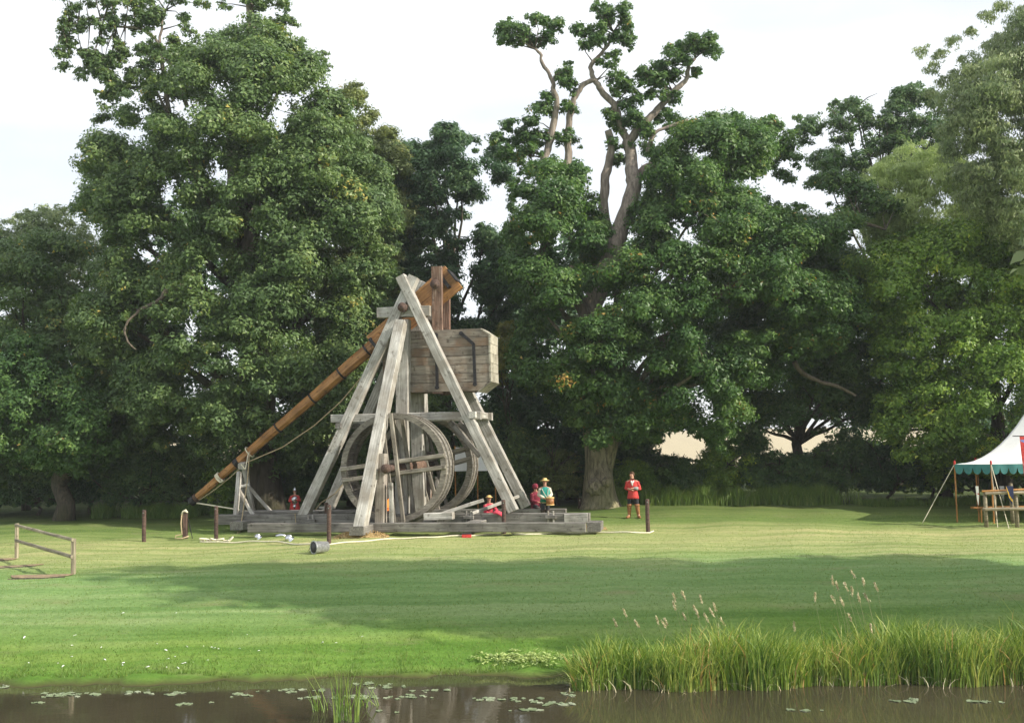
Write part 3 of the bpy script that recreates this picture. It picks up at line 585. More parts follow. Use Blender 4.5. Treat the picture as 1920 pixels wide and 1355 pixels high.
# the old oak's burred lower trunk: a part of the oak
oak = [o for o in COL.objects if o.name == 'stag_headed_oak'][0]
def oak_trunk():
    g = Vector(oak.location); rg = np.random.default_rng(5); rings = []; n = 40; mb = MB()
    zs = [-.2, 0, .12, .3, .55, .85, 1.15, 1.5, 1.9, 2.3, 2.8, 3.4, 4.2, 5.2, 6.4, 7.5, 8.6]
    for i, z in enumerate(zs):
        r = .66 + .38 * math.exp(-max(z, 0) / .38) + .05 * math.sin(z * 2) - .018 * z
        cx = -.02 * z; ring = []
        for k in range(n):
            a = 2 * math.pi * k / n
            rt = r * (1 + .055 * math.sin(5 * a + 1) * math.exp(-max(z, 0) / 1.2) + .03 * math.sin(9 * a + z * 1.3) + .022 * math.sin(17 * a - z * 2.2) + rg.normal(0, .01))
            for (ba, bz, br, bh) in ((-1.25, 1.25, .42, .30), (-1.75, .8, .3, .16), (-1.0, 1.75, .22, .14)):     # burrs
                da = (a - 2 * math.pi - ba + math.pi) % (2 * math.pi) - math.pi
                dd = math.hypot(da * .7, z - bz); rt += bh * math.exp(-(dd / br) ** 2) * (1 + .25 * math.sin(dd * 26))
            ring.append((cx + rt * math.cos(a), rt * math.sin(a), z))
        rings.append(ring)
    mb.loft(rings)
    sub = pymesh('lower_trunk', mb.V, mb.F, True); sub.materials.append(M['bark'])
    o = bpy.data.objects.new('lower_trunk', sub); COL.objects.link(o); o.parent = oak; o['label'] = 'wide grey trunk with round burrs'
    ss = o.modifiers.new('s', 'SUBSURF'); ss.levels = ss.render_levels = 1
oak_trunk()
def burr(c, r, seed):
    bm = bmesh.new(); bmesh.ops.create_icosphere(bm, subdivisions=4, radius=1); rg = np.random.default_rng(seed); ph = rg.uniform(0, 6, 9)
    for v in bm.verts:
        p = v.co.copy(); d = math.hypot(p.x - .1, p.z - .05)
        k = 1 + .10 * math.sin(7 * p.x + ph[0]) * math.sin(6 * p.z + ph[1]) + .07 * math.sin(15 * p.x + 9 * p.z + ph[2]) * math.sin(13 * p.z - 5 * p.x + ph[3]) + .04 * math.sin(31 * p.x + ph[4]) * math.sin(29 * p.z + ph[5])
        k -= .38 * math.exp(-(d / .22) ** 2) * (p.y < 0); k += .10 * math.exp(-((d - .42) / .10) ** 2) * (p.y < 0)
        v.co = Vector((p.x * r * k, p.y * r * .75 * k, p.z * r * .95 * k)) + Vector(c)
    me = bpy.data.meshes.new('burr'); bm.to_mesh(me); bm.free(); me.polygons.foreach_set('use_smooth', [True] * len(me.polygons)); me.materials.append(M['bark'])
    o = bpy.data.objects.new('burr', me); COL.objects.link(o); o.parent = oak
og = Vector(oak.location)
for (px, py, r_, dy) in ((1115, 912, .42, -.86), (1138, 903, .25, -.98)):
    q = atv(px, py, og.y + dy) - og; burr((q.x, dy, q.z), r_, px)

# ------------------------------------------------------------------ blades: tall grass, reeds, lawn grass
def blades(name, P, H, lean, Wd, tint, mat, seg=3, parent=None, bend=.35, loc=None):
    """one ribbon per blade, tapered and bent"""
    n = len(P); rg = np.random.default_rng(int(abs(P[0][0]) * 1000) % 9999 + n)
    az = rg.uniform(0, 2 * math.pi, n); side = np.stack([np.cos(az), np.sin(az) * .6, np.zeros(n)], 1)
    V = np.empty((n, seg + 1, 2, 3), np.float32)
    for k in range(seg + 1):
        t = k / seg
        c = P + np.array([0, 0, 1.]) * (H * t * (1 - .18 * bend * t * t * 2))[:, None] + np.concatenate([lean * ((t ** 1.9) * H)[:, None], np.zeros((n, 1))], 1)
        wv = (Wd * (1 - t ** 2.2 * .93) * .5)[:, None]
        V[:, k, 0] = c - side * wv; V[:, k, 1] = c + side * wv
    if loc is not None: V -= np.array(loc, np.float32)
    me = bpy.data.meshes.new(name); m = (seg + 1) * 2
    me.vertices.add(n * m); me.vertices.foreach_set('co', V.reshape(-1))
    base = (np.arange(n) * m)[:, None, None]; q = np.array([[2 * k, 2 * k + 1, 2 * k + 3, 2 * k + 2] for k in range(seg)])[None]
    Fv = (base + q).reshape(-1).astype(np.int32); nf = n * seg
    me.loops.add(nf * 4); me.loops.foreach_set('vertex_index', Fv); me.polygons.add(nf); me.polygons.foreach_set('loop_start', np.arange(0, nf * 4, 4, dtype=np.int32))
    a = me.attributes.new('tint', 'FLOAT', 'POINT'); a.data.foreach_set('value', np.repeat(np.clip(tint, 0, 1), m).astype(np.float32))
    me.update(); me.validate(); me.materials.append(LM[mat])
    o = bpy.data.objects.new(name, me); COL.objects.link(o)
    if parent: o.parent = parent
    return o
def strip(name, x0, x1, y0, y1, n, h0, h1, wd, mat, label, seed, tint0=.5, lean=.25):
    rg = np.random.default_rng(seed); x = rg.uniform(x0, x1, n); y = rg.uniform(y0, y1, n)
    dens = (np.sin(x * 1.3 + seed) * .5 + np.sin(x * 3.1) * .3 + .7); k = rg.random(n) < dens; x = x[k]; y = y[k]; n = len(x)
    P = np.stack([x, y, G(x, y) - .02], 1); H = rg.uniform(h0, h1, n) * (.7 + .3 * np.sin(x * 2.2 + 1) ** 2)
    tag(blades(name, P, H, rg.normal(0, lean, (n, 2)), np.full(n, wd), tint0 + rg.normal(0, .2, n), mat), label, 'grass', kind='stuff')
xl = lambda px, Y: (px - 960) / F_PX * Y
strip('tall_grass', xl(1130, 50.5), xl(1600, 50.5), 49.8, 52.2, 17000, .6, 1.25, .035, 'grass', 'tall seeding grass at the foot of the wood right of the oak', 41, .35)
strip('rough_grass', xl(180, 51), xl(520, 51), 50.2, 52.5, 9000, .35, .9, .035, 'grass', 'rough grass under the trees behind the tip of the arm', 42, .2)
strip('wood_edge_grass', xl(1600, 51), xl(2000, 51), 49.8, 51.8, 7000, .2, .5, .03, 'grass', 'low rough grass along the wood behind the marquee', 43, .3)
def lawn_grass():
    rg = np.random.default_rng(44); n = 90000
    y = 24.1 + (rg.random(n) ** 1.6) * 22; x = (rg.random(n) * 2 - 1) * (y * .52)
    P = np.stack([x, y, G(x, y) - .005], 1); brink = np.exp(-((y - 24.1) / 1.3))
    H = rg.uniform(.02, .05, n) + brink * rg.uniform(0, .10, n) * (1 + .8 * np.sin(x * 1.7) * np.sin(x * 4.3))
    tint = .45 + .25 * np.clip((y - 29) / 6, 0, 1) - .1 * brink + rg.normal(0, .16, n)
    tag(blades('lawn_grass', P, H, rg.normal(0, .35, (n, 2)), rg.uniform(.012, .022, n), tint, 'grass', seg=1), 'short mown grass of the lawn and the bank', 'grass', kind='stuff')
lawn_grass()
def reeds():
    rg = np.random.default_rng(45); n = 8500
    x0 = xl(1062, 22.4); x = x0 + rg.random(n) ** 1.0 * (14.0 - x0); front = 22.25 + .16 * np.sin(x * 1.1) + .1 * np.sin(x * 3.3)
    y = front + np.abs(rg.normal(0, .75, n))
    edge = np.clip((x - x0) / .7, 0.25, 1)
    H = rg.uniform(.85, 1.5, n) * edge ** .5 * (1 + .16 * np.sin(x * 1.7) + .25 * sstep(8.3, 11.5, x)); H = np.where(y < front + .12, H * rg.uniform(.5, 1, n), H)
    P = np.stack([x, y, np.full(n, -.05)], 1)
    lean = np.stack([rg.normal(.02, .22, n) - .3 * (edge < .6) * rg.random(n), rg.normal(-.05, .2, n)], 1)
    wild = rg.random(n) < .12; lean[wild] *= 2.2; H[wild] *= .85
    tint = .45 + rg.normal(0, .25, n) + .1 * np.sin(x * 2.1)
    tag(blades('reed_bed', P, H, lean, rg.uniform(.018, .042, n), tint, 'reed', seg=5, bend=.6), 'thick bed of long green reeds standing in the margin of the pond at the right', 'reeds', kind='stuff')
    # dead brown leaves low in the bed
    m = 900; k = rg.integers(0, n, m); P2 = P[k] + np.stack([rg.normal(0, .1, m), rg.normal(-.08, .1, m), np.zeros(m)], 1)
    tag(blades('withered_reeds', P2, rg.uniform(.15, .5, m), rg.normal(0, .8, (m, 2)), np.full(m, .02), rg.uniform(.3, .9, m), 'straw', seg=3, bend=1), 'withered brown reed leaves at the water line of the reed bed', 'reeds', kind='stuff')
reeds()
def seed_stems():
    rg = random.Random(46); mbs = MB(); n = 0
    heads = [(1150,1160),(1168,1140),(1262,1112),(1278,1108),(1262,1128),(1312,1115),(1300,1135),(1305,1142),(1320,1150),(1338,1130),(1280,1148),(1350,1157),(1230,1155),(1245,1158),(1560,1080),(1567,1090),(1583,1092),(1595,1068),(1618,1082),(1640,1092),(1597,1100),(1609,1112),(1575,1120),(1528,1110),(1620,1112),(1558,1116),(1590,1150),(1632,1168),(1488,1165),(1330,1140),(1190,1162),(1240,1162)]
    for i, (px, py) in enumerate(heads):
        Y = 23.2 + rg.uniform(-.3, .5); tip = atv(px, py, Y); d = Vector((rg.uniform(-.10, -.04), 0, .16)) if px < 1400 or rg.random() < .6 else Vector((rg.uniform(-.03, .04), 0, .18))
        foot = Vector((tip.x + rg.uniform(.2, .45), Y, 0)); root = empty('seed_grass_stem', foot, None, 'reed', 'seeding grass stems above the reed bed')
        root['label'] = 'thin stem with a pale brown seed head rising out of the %s reeds' % ('left' if px < 1400 else 'right')
        root['group'] = 'seeding grass stems above the left reeds' if px < 1400 else 'seeding grass stems above the right reeds'
        j = tip - d; mid = foot.lerp(j, .6) + Vector((rg.uniform(0, .08), 0, 0))
        s = MB(); s.tube([foot - foot, mid - foot, j - foot, tip - foot], [.005, .004, .003, .002], 4)
        s.build('stem', M['straw_stem'], None).parent = root
        nq = 46; C = np.array([list(j.lerp(tip, rg.random() ** .9) - foot) for _ in range(nq)]) + np.random.default_rng(i).normal(0, .010, (nq, 3))
        r2 = np.random.default_rng(i + 9); T = np.tile(np.array(list(d)), (nq, 1)) + r2.normal(0, .05, (nq, 3))
        quads('seed_head', C, rnd_dir(r2, nq), T, np.full(nq, .065), np.full(nq, .022), r2.uniform(.2, .9, nq), LM['straw'], root)
M['straw_stem'] = simple('pale_green_stem', (.25, .27, .12), .8)
seed_stems()
def tuft(px0, py, spec, label, name='reed_tuft'):
    foot = atv(px0, py, 20.9); foot.z = 0
    foot = Vector((foot.x, CAM_Z / ((py - 830 - 0.0175 * (960 - px0)) / F_PX), 0)); foot.x = xl(px0, foot.y)
    root = empty(name, foot, label, 'reeds')
    rg = random.Random(px0)
    for (bx, tx, ty) in spec:
        b = Vector((xl(bx, foot.y), foot.y + rg.uniform(-.15, .15), -.03)); tp = atv(tx, ty, foot.y + rg.uniform(-.25, .25))
        H = tp.z + .03; s = MB(); wd = rg.uniform(.014, .026)
        V = []; n = 7
        for k in range(n):
            t = k / (n - 1); c = Vector((b.x + (tp.x - b.x) * t ** 1.5, b.y + (tp.y - b.y) * t ** 1.5, -.03 + H * t)) - foot
            w_ = wd * (1 - t ** 2.4 * .93)
            V += [c + Vector((-w_ / 2, 0, 0)), c + Vector((0, -.006, 0)), c + Vector((w_ / 2, 0, 0))]
        Fc = []
        for k in range(n - 1):
            for j in (0, 1): Fc.append((k * 3 + j, k * 3 + j + 1, k * 3 + j + 4, k * 3 + j + 3))
        me = pymesh('blade', V, Fc); a = me.attributes.new('tint', 'FLOAT', 'POINT'); tv = min(1, max(0, rg.gauss(.32, .16))); a.data.foreach_set('value', [tv] * len(V))
        me.materials.append(LM['reed']); o = bpy.data.objects.new('blade', me); COL.objects.link(o); o.parent = root
rr = random.Random(8); spec = [(634, 622, 1232), (636, 640, 1243), (640, 674, 1241), (632, 657, 1262), (640, 655, 1248), (628, 632, 1262), (645, 668, 1268), (650, 686, 1262)]
for i in range(26):
    b = rr.uniform(622, 668); spec.append((b, b + (b - 642) * .5 + rr.uniform(-10, 12), rr.uniform(1258, 1312)))
tuft(642, 1338, spec, 'upright tuft of fresh green reeds growing in open water below the siege engine')
spec = [(606, 566, 1256), (610, 583, 1258), (606, 604, 1290), (600, 596, 1290), (608, 618, 1300)] + [(rr.uniform(585, 600), rr.uniform(575, 612), rr.uniform(1285, 1312)) for _ in range(8)]
tuft(592, 1320, spec, 'small leaning tuft of reeds left of the upright tuft')
tuft(690, 1312, [(rr.uniform(670, 704), rr.uniform(660, 712), rr.uniform(1275, 1305)) for _ in range(9)], 'low sparse tuft of reeds right of the upright tuft')

# floating leaves: every pad a thing
def pads():
    rg = random.Random(50); me_l = []
    m = leafmat('pad_leaf_sheen', (.11, .15, .07), (.20, .25, .14), (.34, .38, .26), trans=.05, gloss=.4)  # paler grey-green: sheen of the sky is mixed into the leaf colour
    for v in range(5):
        V = [Vector((0, 0, .004))]; n = 13
        for k in range(n):
            a = .22 + k / (n - 1) * (2 * math.pi - .44); r = 1 + rg.uniform(-.08, .08); V.append(Vector((r * math.cos(a), r * math.sin(a) * .8, .010 + rg.uniform(-.006, .012))))
        F1 = [(0, k, k + 1) for k in range(1, n)]; nn = len(V); V += [p - Vector((0, 0, .008)) for p in V]
        F1 += [(nn, nn + k + 1, nn + k) for k in range(1, n)] + [(k, nn + k, nn + k + 1, k + 1) for k in range(1, n)]
        me = pymesh('lily_pad', V, F1); a = me.attributes.new('tint', 'FLOAT', 'POINT'); a.data.foreach_set('value', [rg.uniform(.2, .95)] * len(V)); me.materials.append(m); me_l.append(me)
    def put(px, py, s, grp, lab):
        Y = CAM_Z / ((py - 830 - .0175 * (960 - px)) / F_PX)
        o = bpy.data.objects.new('lily_pad', rg.choice(me_l)); COL.objects.link(o); o.location = (xl(px, Y), Y, .002); o.rotation_euler = (rg.uniform(-.04, .04), rg.uniform(-.04, .04), rg.uniform(0, 6.28)); o.scale = (s, s, 1)
        tag(o, lab, 'lily pad', grp)
    bands = [((0, 560), 1290, 3, 56, 'left'), ((560, 1060), 1297, 4, 48, 'middle'), ((0, 600), 1278, 6, 38, 'left'), ((660, 830), 1277, 4, 22, 'middle'), ((880, 1060), 1303, 6, 30, 'middle'), ((1080, 1920), 1310, 12, 20, 'right'), ((700, 1000), 1318, 3, 8, 'middle'), ((0, 560), 1303, 3, 10, 'left')]
    labs = {'left': 'flat green lily pad floating in the left band of pads', 'middle': 'flat green lily pad floating where the siege engine is mirrored', 'right': 'flat green lily pad floating in front of the reed bed'}
    for (a, b), y, dy, n, side in bands:
        cc = [(rg.uniform(a, b), y + rg.gauss(0, dy)) for _ in range(max(3, n // 8))]
        for i in range(n): c_ = rg.choice(cc); put(min(b, max(a, c_[0] + rg.gauss(0, 22))), c_[1] + rg.gauss(0, 1.4), rg.uniform(.035, .095), 'lily pads, %s part of the pond' % side, labs[side])
pads()
def feathers():
    rg = random.Random(51); m = simple('white_down', (.8, .8, .78), .8, 0, .05)
    s = MB(); s.V = [Vector(p) for p in ((-1, 0, 0), (-.3, .35, .25), (.7, .2, .35), (1, 0, .1), (.5, -.3, .2), (-.4, -.25, .3))]; s.V += [v + Vector((0, 0, -.12)) for v in s.V]
    s.F = [(0, 1, 2, 3, 4, 5)[::-1], (6, 7, 8, 9, 10, 11)] + [(i, (i + 1) % 6, 6 + (i + 1) % 6, 6 + i) for i in range(6)]
    me = pymesh('feather', s.V, s.F); me.materials.append(m)
    pts = [(110, 1247), (118, 1251), (134, 1234), (46, 1197), (54, 1246), (134, 1213), (196, 1240), (230, 1245), (228, 1250), (278, 1253), (296, 1210), (310, 1221), (311, 1254), (332, 1254), (330, 1233), (316, 1237), (343, 1247), (346, 1245), (350, 1215), (380, 1214), (397, 1216), (409, 1220), (450, 1219), (484, 1222), (463, 1192), (362, 1243), (390, 1240), (605, 1208), (632, 1208), (678, 1195), (192, 1216), (142, 1193), (230, 1151), (330, 1151), (400, 1217)]
    for px, py in pts:
        p = gp(px + rg.uniform(-2, 2), py); o = bpy.data.objects.new('feather', me); COL.objects.link(o); o.location = p + Vector((0, 0, .03)); s_ = rg.uniform(.022, .05); o.scale = (s_, s_, s_); o.rotation_euler = (rg.uniform(-.4, .4), rg.uniform(-.4, .4), rg.uniform(0, 6))
        tag(o, 'small white feather lying on the grass of the bank', 'feather', 'white feathers on the bank')
feathers()
def weeds():
    rg = np.random.default_rng(52); C = []
    for _ in range(900):
        px = rg.normal(985, 42); py = 1237 + rg.normal(0, 6) ; C.append((px, py))
    C = np.array(C); y = []; P = []
    for px, py in C[::6]:
        p = gp(px, min(py, 1255)); P.append(list(p))
    P = np.repeat(np.array(P), 6, 0) + rg.normal(0, .05, (len(P) * 6, 3)) * [1, 1, .3]; P[:, 2] += .06 ; n = len(P)
    o = quads('bank_weeds', P, rnd_dir(rg, n) * .5 + [0, 0, 1], rnd_dir(rg, n), rg.uniform(.05, .10, n), rg.uniform(.03, .06, n), rg.uniform(.3, 1, n), LM['pale'], None)
    tag(o, 'patch of pale leafed weeds at the brink left of the reed bed', 'weeds', kind='stuff')
weeds()
#__PART2__
# ------------------------------------------------------------------ timber beams
def beam(name, p0, p1, w, h, mat, parent=None, w1=None, h1=None, up=(0, 0, 1), ch=.02, seg=5, jit=.006, rnd_seed=None, octo=False):
    """squared timber from p0 to p1 (its grain runs along local X); w across, h in the 'up' direction"""
    p0 = Vector(p0); p1 = Vector(p1); X = (p1 - p0); L = X.length; X.normalize(); U = Vector(up); Yv = U.cross(X)
    if Yv.length < 1e-4: Yv = Vector((0, 1, 0)).cross(X)
    Yv.normalize(); Z = X.cross(Yv)
    rg = random.Random(rnd_seed if rnd_seed is not None else int(p0.x * 997 + p1.z * 313 + L * 71))
    w1 = w if w1 is None else w1; h1 = h if h1 is None else h1
    mb = MB(); rings = []
    for i in range(seg + 1):
        t = i / seg; a = (w + (w1 - w) * t) / 2; b = (h + (h1 - h) * t) / 2
        c = min(a, b) * .55 if octo else ch
        ring = [(a, b - c), (a - c, b), (-a + c, b), (-a, b - c), (-a, -b + c), (-a + c, -b), (a - c, -b), (a, -b + c)]
        oy, oz = rg.uniform(-jit, jit), rg.uniform(-jit, jit)
        rings.append([Vector((L * t, y + oy + rg.uniform(-jit, jit) * .5, z + oz + rg.uniform(-jit, jit) * .5)) for y, z in ring])
    mb.loft(rings)
    Mx = Matrix((X.to_4d(), Yv.to_4d(), Z.to_4d(), (0, 0, 0, 1))).transposed(); Mx.col[3] = (*p0, 1)
    for i in range(3): Mx[3][i] = 0
    return mb.build(name, mat, parent, False, Mx)
def rope(name, pts, r, mat, parent=None, sag=0, n=14):
    P = []
    pts = [Vector(p) for p in pts]
    for i in range(len(pts) - 1):
        for k in range(n):
            t = k / n; P.append(pts[i].lerp(pts[i + 1], t) - Vector((0, 0, sag * 4 * t * (1 - t))))
    P.append(pts[-1])
    mb = MB()
    if parent:
        g = wloc(parent); P = [p - g for p in P]; mb.tube(P, r, 6); o = mb.build(name, mat, None, True); o.parent = parent; return o
    mb.tube(P, r, 6); return mb.build(name, mat, None, True)
def child(mb, name, mat, parent, smooth=False):
    g = wloc(parent); mb.V = [Vector(v) - g for v in mb.V]; o = mb.build(name, mat, None, smooth); o.parent = parent; WP[o.name] = Matrix.Translation(g); return o

# ------------------------------------------------------------------ the trebuchet
TH = rad(11); AX = Vector((math.cos(TH), -math.sin(TH), 0)); DX = Vector((math.sin(TH), math.cos(TH), 0))
OY = 42.2; OO = Vector(((760 - 960) / F_PX * OY, OY, 0))
def W(u, v, z): return OO + AX * u + DX * v + Vector((0, 0, z))
def TP(px, py, v):
    d = Vector(rays(px, py).tolist()); C = Vector((0, 0, CAM_Z)); t = (v + (OO - C).dot(DX)) / d.dot(DX); p = C + d * t - OO
    return Vector((p.dot(AX), v, p.z))
def WT(q): return W(*q)
SEP = 2.7
def mir(q): return Vector((q.x, SEP - q.y, q.z))
gz = float(G(OO.x, OO.y - 2))
treb = empty('trebuchet', Vector((OO.x, OO.y, gz)), 'huge timber trebuchet with treadwheels and a wooden ballast box on the lawn', 'siege engine')
def B(name, a, b, w, h, mat='grey', par=treb, **k): return beam(name, WT(a), WT(b), w, h, M[mat], par, **k)
upD = tuple(DX)
# sills
sl_, sr_ = TP(410, 979, 0), TP(1106, 965, 0); zs = (sl_.z + sr_.z) / 2
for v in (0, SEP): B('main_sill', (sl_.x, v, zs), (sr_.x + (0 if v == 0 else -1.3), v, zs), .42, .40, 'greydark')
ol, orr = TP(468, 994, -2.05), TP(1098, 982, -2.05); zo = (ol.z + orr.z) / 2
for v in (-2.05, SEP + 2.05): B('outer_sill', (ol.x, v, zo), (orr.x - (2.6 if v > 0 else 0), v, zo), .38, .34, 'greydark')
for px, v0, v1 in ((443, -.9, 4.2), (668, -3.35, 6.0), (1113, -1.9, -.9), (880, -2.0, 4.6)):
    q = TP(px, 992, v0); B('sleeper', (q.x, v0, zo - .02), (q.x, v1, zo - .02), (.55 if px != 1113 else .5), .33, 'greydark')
# short timbers and wedges pinned on the sills
for px, py in ((583, 976), (879, 969), (1033, 969)):
    q = TP(px, py, -.26); B('wedge', (q.x - .2, -.3, q.z), (q.x + .2, -.3, q.z), .16, .14, 'greydark')
    for s_ in (-.1, .1): B('peg', (q.x + s_, -.3, q.z - .2), (q.x + s_, -.3, q.z + .24), .07, .07, 'grey')
a = TP(797, 968, -1.7); b = TP(850, 966, -1.7); B('bearer_block', a, b, .4, .26, 'grey'); a = TP(806, 979, -1.6); B('bearer_block', (a.x - .2, -1.6, a.z), (a.x + .25, -1.6, a.z), .4, .2, 'greydark')
B('axle_block', (TP(1060, 960, 0).x, -.26, zs), (sr_.x - .05, -.26, zs + .02), .1, .36, 'grey')
# A frames, near one traced, far one mirrored
legL = (TP(567, 972, 0), TP(777, 519, .60)); legR = (TP(963, 958, 0), TP(752, 519, .46))
for f in (lambda q: q, mir):
    B('leg', f(legL[0]), f(legL[1]), .40, .42, 'grey', up=upD, seg=8); B('leg', f(legR[0]), f(legR[1]), .38, .44, 'grey', up=upD, seg=8)
    pb, pt = TP(759, 958, .1), TP(757, 600, .52); B('king_post', f(Vector((pt.x, .1, zs + .15))), f(pt), .5, .4, 'grey', up=upD, seg=8)
    c0, c1 = TP(622, 784, .30), TP(902, 779, .30); zc = (c0.z + c1.z) / 2; B('cross_rail', f(Vector((c0.x, .32, zc))), f(Vector((c1.x, .32, zc))), .28, .32, 'grey', seg=6)
    h0, h1 = TP(709, 587, .56), TP(807, 586, .56); B('cap_timber', f(Vector((h0.x, .58, h0.z))), f(Vector((h1.x, .58, h0.z))), .38, .42, 'grey')
    rt, rb = TP(752, 604, .08), TP(675, 992, -3.08); B('raking_strut', f(rb), f(rt), .42, .5, 'grey', up=upD, seg=8)
    # wheel post with stained bearing
    w0, w1 = TP(714, 982, -1.92), TP(717, 850, -1.92); B('wheel_post', f(w0), f(Vector((w0.x + .05, -1.92, w1.z))), .42, .36, 'stained')
    B('wheel_post_brace', f(Vector((w0.x + .45, -1.98, w0.z))), f(Vector((w0.x + .42, -1.98, w1.z - 1.1))), .16, .16, 'grey')
    k0, k1 = TP(843, 790, .55), TP(900, 855, .55); B('knee_brace', f(k0), f(k1), .16, .2, 'greydark')
    k0, k1 = TP(640, 905, .5), TP(590, 955, .5); 
for u_, z_ in ((-1.9, zs + 1.2), (1.9, zs + 1.2)): pass
B('tie_beam', (TP(889, 778, .3).x, -.1, zc + .02), (TP(889, 778, .3).x, SEP + .1, zc + .02), .26, .26, 'grey')
B('tie_beam', (TP(640, 784, .3).x, -.1, zc - .3), (TP(640, 784, .3).x, SEP + .1, zc - .3), .22, .22, 'greydark')
# axle of the arm
ax = TP(757, 577, .3); mb = MB(); mb.tube([W(ax.x, .02, ax.z), W(ax.x, SEP - .02, ax.z)], .13, 14); child(mb, 'main_axle', M['rustiron'], treb, True)
for v in (.16, SEP - .16):
    mb = MB(); mb.tube([W(ax.x, v - .10, ax.z), W(ax.x, v + .12, ax.z)], .19, 16); child(mb, 'axle_collar', M['rustiron'], treb, True)
# throwing arm
VA = SEP / 2
tip = TP(361, 939, VA); butt = TP(851, 519, VA); mid = butt.lerp(tip, .30)
arm = beam('arm', WT(mid.lerp(butt, .12)), WT(tip), .52, .55, M['arm'], treb, .27, .27, up=upD, octo=True, seg=12, jit=.012)
adir = (butt - tip).normalized(); nrm = Vector((-adir.z, 0, adir.x))
for k in range(4):
    o0, o1 = (k - 1.5) * .205, (k - 1.5) * .15
    beam('arm_plank', WT(butt + nrm * o0), WT(mid + nrm * o1), .56, .196, M['arm'], arm if False else treb, .5, .145, up=upD, ch=.012, seg=6)
def band(px, py, r, L, mat='iron', name='arm_band', v=VA, flat=1.0):
    q = TP(px, py, v); t = ((q - tip).dot(adir)); c = tip + adir * t; mb = MB()
    mb.tube([WT(c - adir * L / 2), WT(c + adir * L / 2)], r, 14); return child(mb, name, M[mat], treb)
band(438, 858, .215, .22); band(366, 930, .185, .12, 'rustiron'); band(361, 938, .19, .22)
for px, py, r in ((520, 800, .26), (585, 745, .28), (640, 700, .30), (690, 657, .335)): band(px, py, r * .96, .07)
def sqband(px, py, w_, h_, L, name='arm_band'):
    q = TP(px, py, VA); t = ((q - tip).dot(adir)); c = tip + adir * t
    return beam(name, WT(c - adir * L / 2), WT(c + adir * L / 2), w_, h_, M['iron'], treb, up=upD, seg=1, jit=0)
sqband(704, 645, .56, .64, .12); sqband(838, 531, .60, .86, .12); sqband(852, 519, .6, .87, .05, 'butt_plate')
for (px, py) in ((405, 890), (461, 838)):
    for k in range(3 if px == 405 else 1):
        q = TP(px, py, VA); t = (q - tip).dot(adir) + k * .06; c = tip + adir * t; mb = MB(); P = []
        n2 = DX
        for j in range(19):
            a_ = 2 * math.pi * j / 18; r_ = .215 if px == 405 else .245
            P.append(WT(c) + (AX * nrm.x + Vector((0, 0, nrm.z))) * math.cos(a_) * r_ + DX * math.sin(a_) * r_)
        mb.tube(P, .028, 6); child(mb, 'lashing', M['whiterope'], treb, True)
q = WT(TP(414, 901, VA - .3)); mb = MB(); mb.tube([q + Vector((-.12, -.1, .05)), q + Vector((0, -.16, -.05)), q + Vector((.12, -.1, -.02)), q + Vector((.05, -.1, .06))], .03, 6); child(mb, 'rope_knot', M['whiterope'], treb, True)
q = WT(tip); mb = MB(); mb.tube([q, q + Vector((-.12, 0, -.08)), q + Vector((-.22, 0, -.16)), q + Vector((-.3, 0, -.15))], [.04, .03, .02, .012], 6); child(mb, 'release_hook', M['iron'], treb)
# sling and hauling ropes
rope('rope', [WT(TP(365, 942, VA)), WT(TP(440, 954, VA - .2)), WT(TP(478, 960, VA)), WT(TP(640, 966, VA))], .032, M['whiterope'], treb)
rope('rope', [WT(TP(365, 942, VA)), WT(TP(455, 873, VA - .4))], .018, M['rope'], treb, sag=.1)
rope('rope', [WT(TP(455, 870, VA - .4)), WT(TP(530, 838, VA)), WT(TP(590, 797, VA)), WT(TP(640, 752, VA)), WT(TP(700, 680, VA + .3))], .024, M['rope'], treb)
rope('rope', [WT(TP(468, 846, VA - .35)), WT(TP(464, 900, .2)), WT(TP(455, 962, -.26)), WT(TP(448, 1008, -.8))], .022, M['rope'], treb)
rope('rope', [WT(TP(466, 848, VA - .35)), WT(TP(460, 880, .2)), WT(TP(452, 870, .2))], .02, M['whiterope'], treb)
rope('rope', [WT(TP(588, 960, SEP + .1)), WT(TP(602, 942, SEP)), WT(TP(628, 925, 2.2)), WT(TP(645, 905, 2.2))], .025, M['rope'], treb)
rope('rope', [WT(TP(553, 962, -.24)), WT(TP(555, 982, -.24))], .018, M['rope'], treb)
for p_ in ((1,),):
    mb = MB(); q = WT(TP(446, 1008, -.8)); 
    for k in range(7): mb.tube([q + Vector((0, 0, .25)), q + Vector(((k - 3) * .03, -.02, -.02 + .01 * k))], .014, 5)
    child(mb, 'rope_tassel', M['rope'], treb)
# the little trestle under the arm
t0 = TP(449, 885, .9); B('trestle_leg', TP(441, 977, -.1), t0, .16, .2, 'grey', up=upD); B('trestle_leg', TP(476, 965, 1.9), TP(456, 870, 1.5), .16, .2, 'grey', up=upD)
B('trestle_leg', TP(475, 966, .5), TP(446, 914, .6), .13, .15, 'grey', up=upD); B('trestle_leg', TP(511, 962, 1.9), TP(466, 912, 1.7), .12, .14, 'grey', up=upD)
B('trestle_head', TP(452, 874, .6), TP(461, 868, 2.0), .26, .24, 'grey'); B('trestle_leg', TP(455, 966, 1.2), TP(453, 895, 1.2), .16, .16, 'greydark', up=upD)
B('trestle_rail', TP(446, 912, .7), TP(468, 909, .7), .1, .12, 'grey')
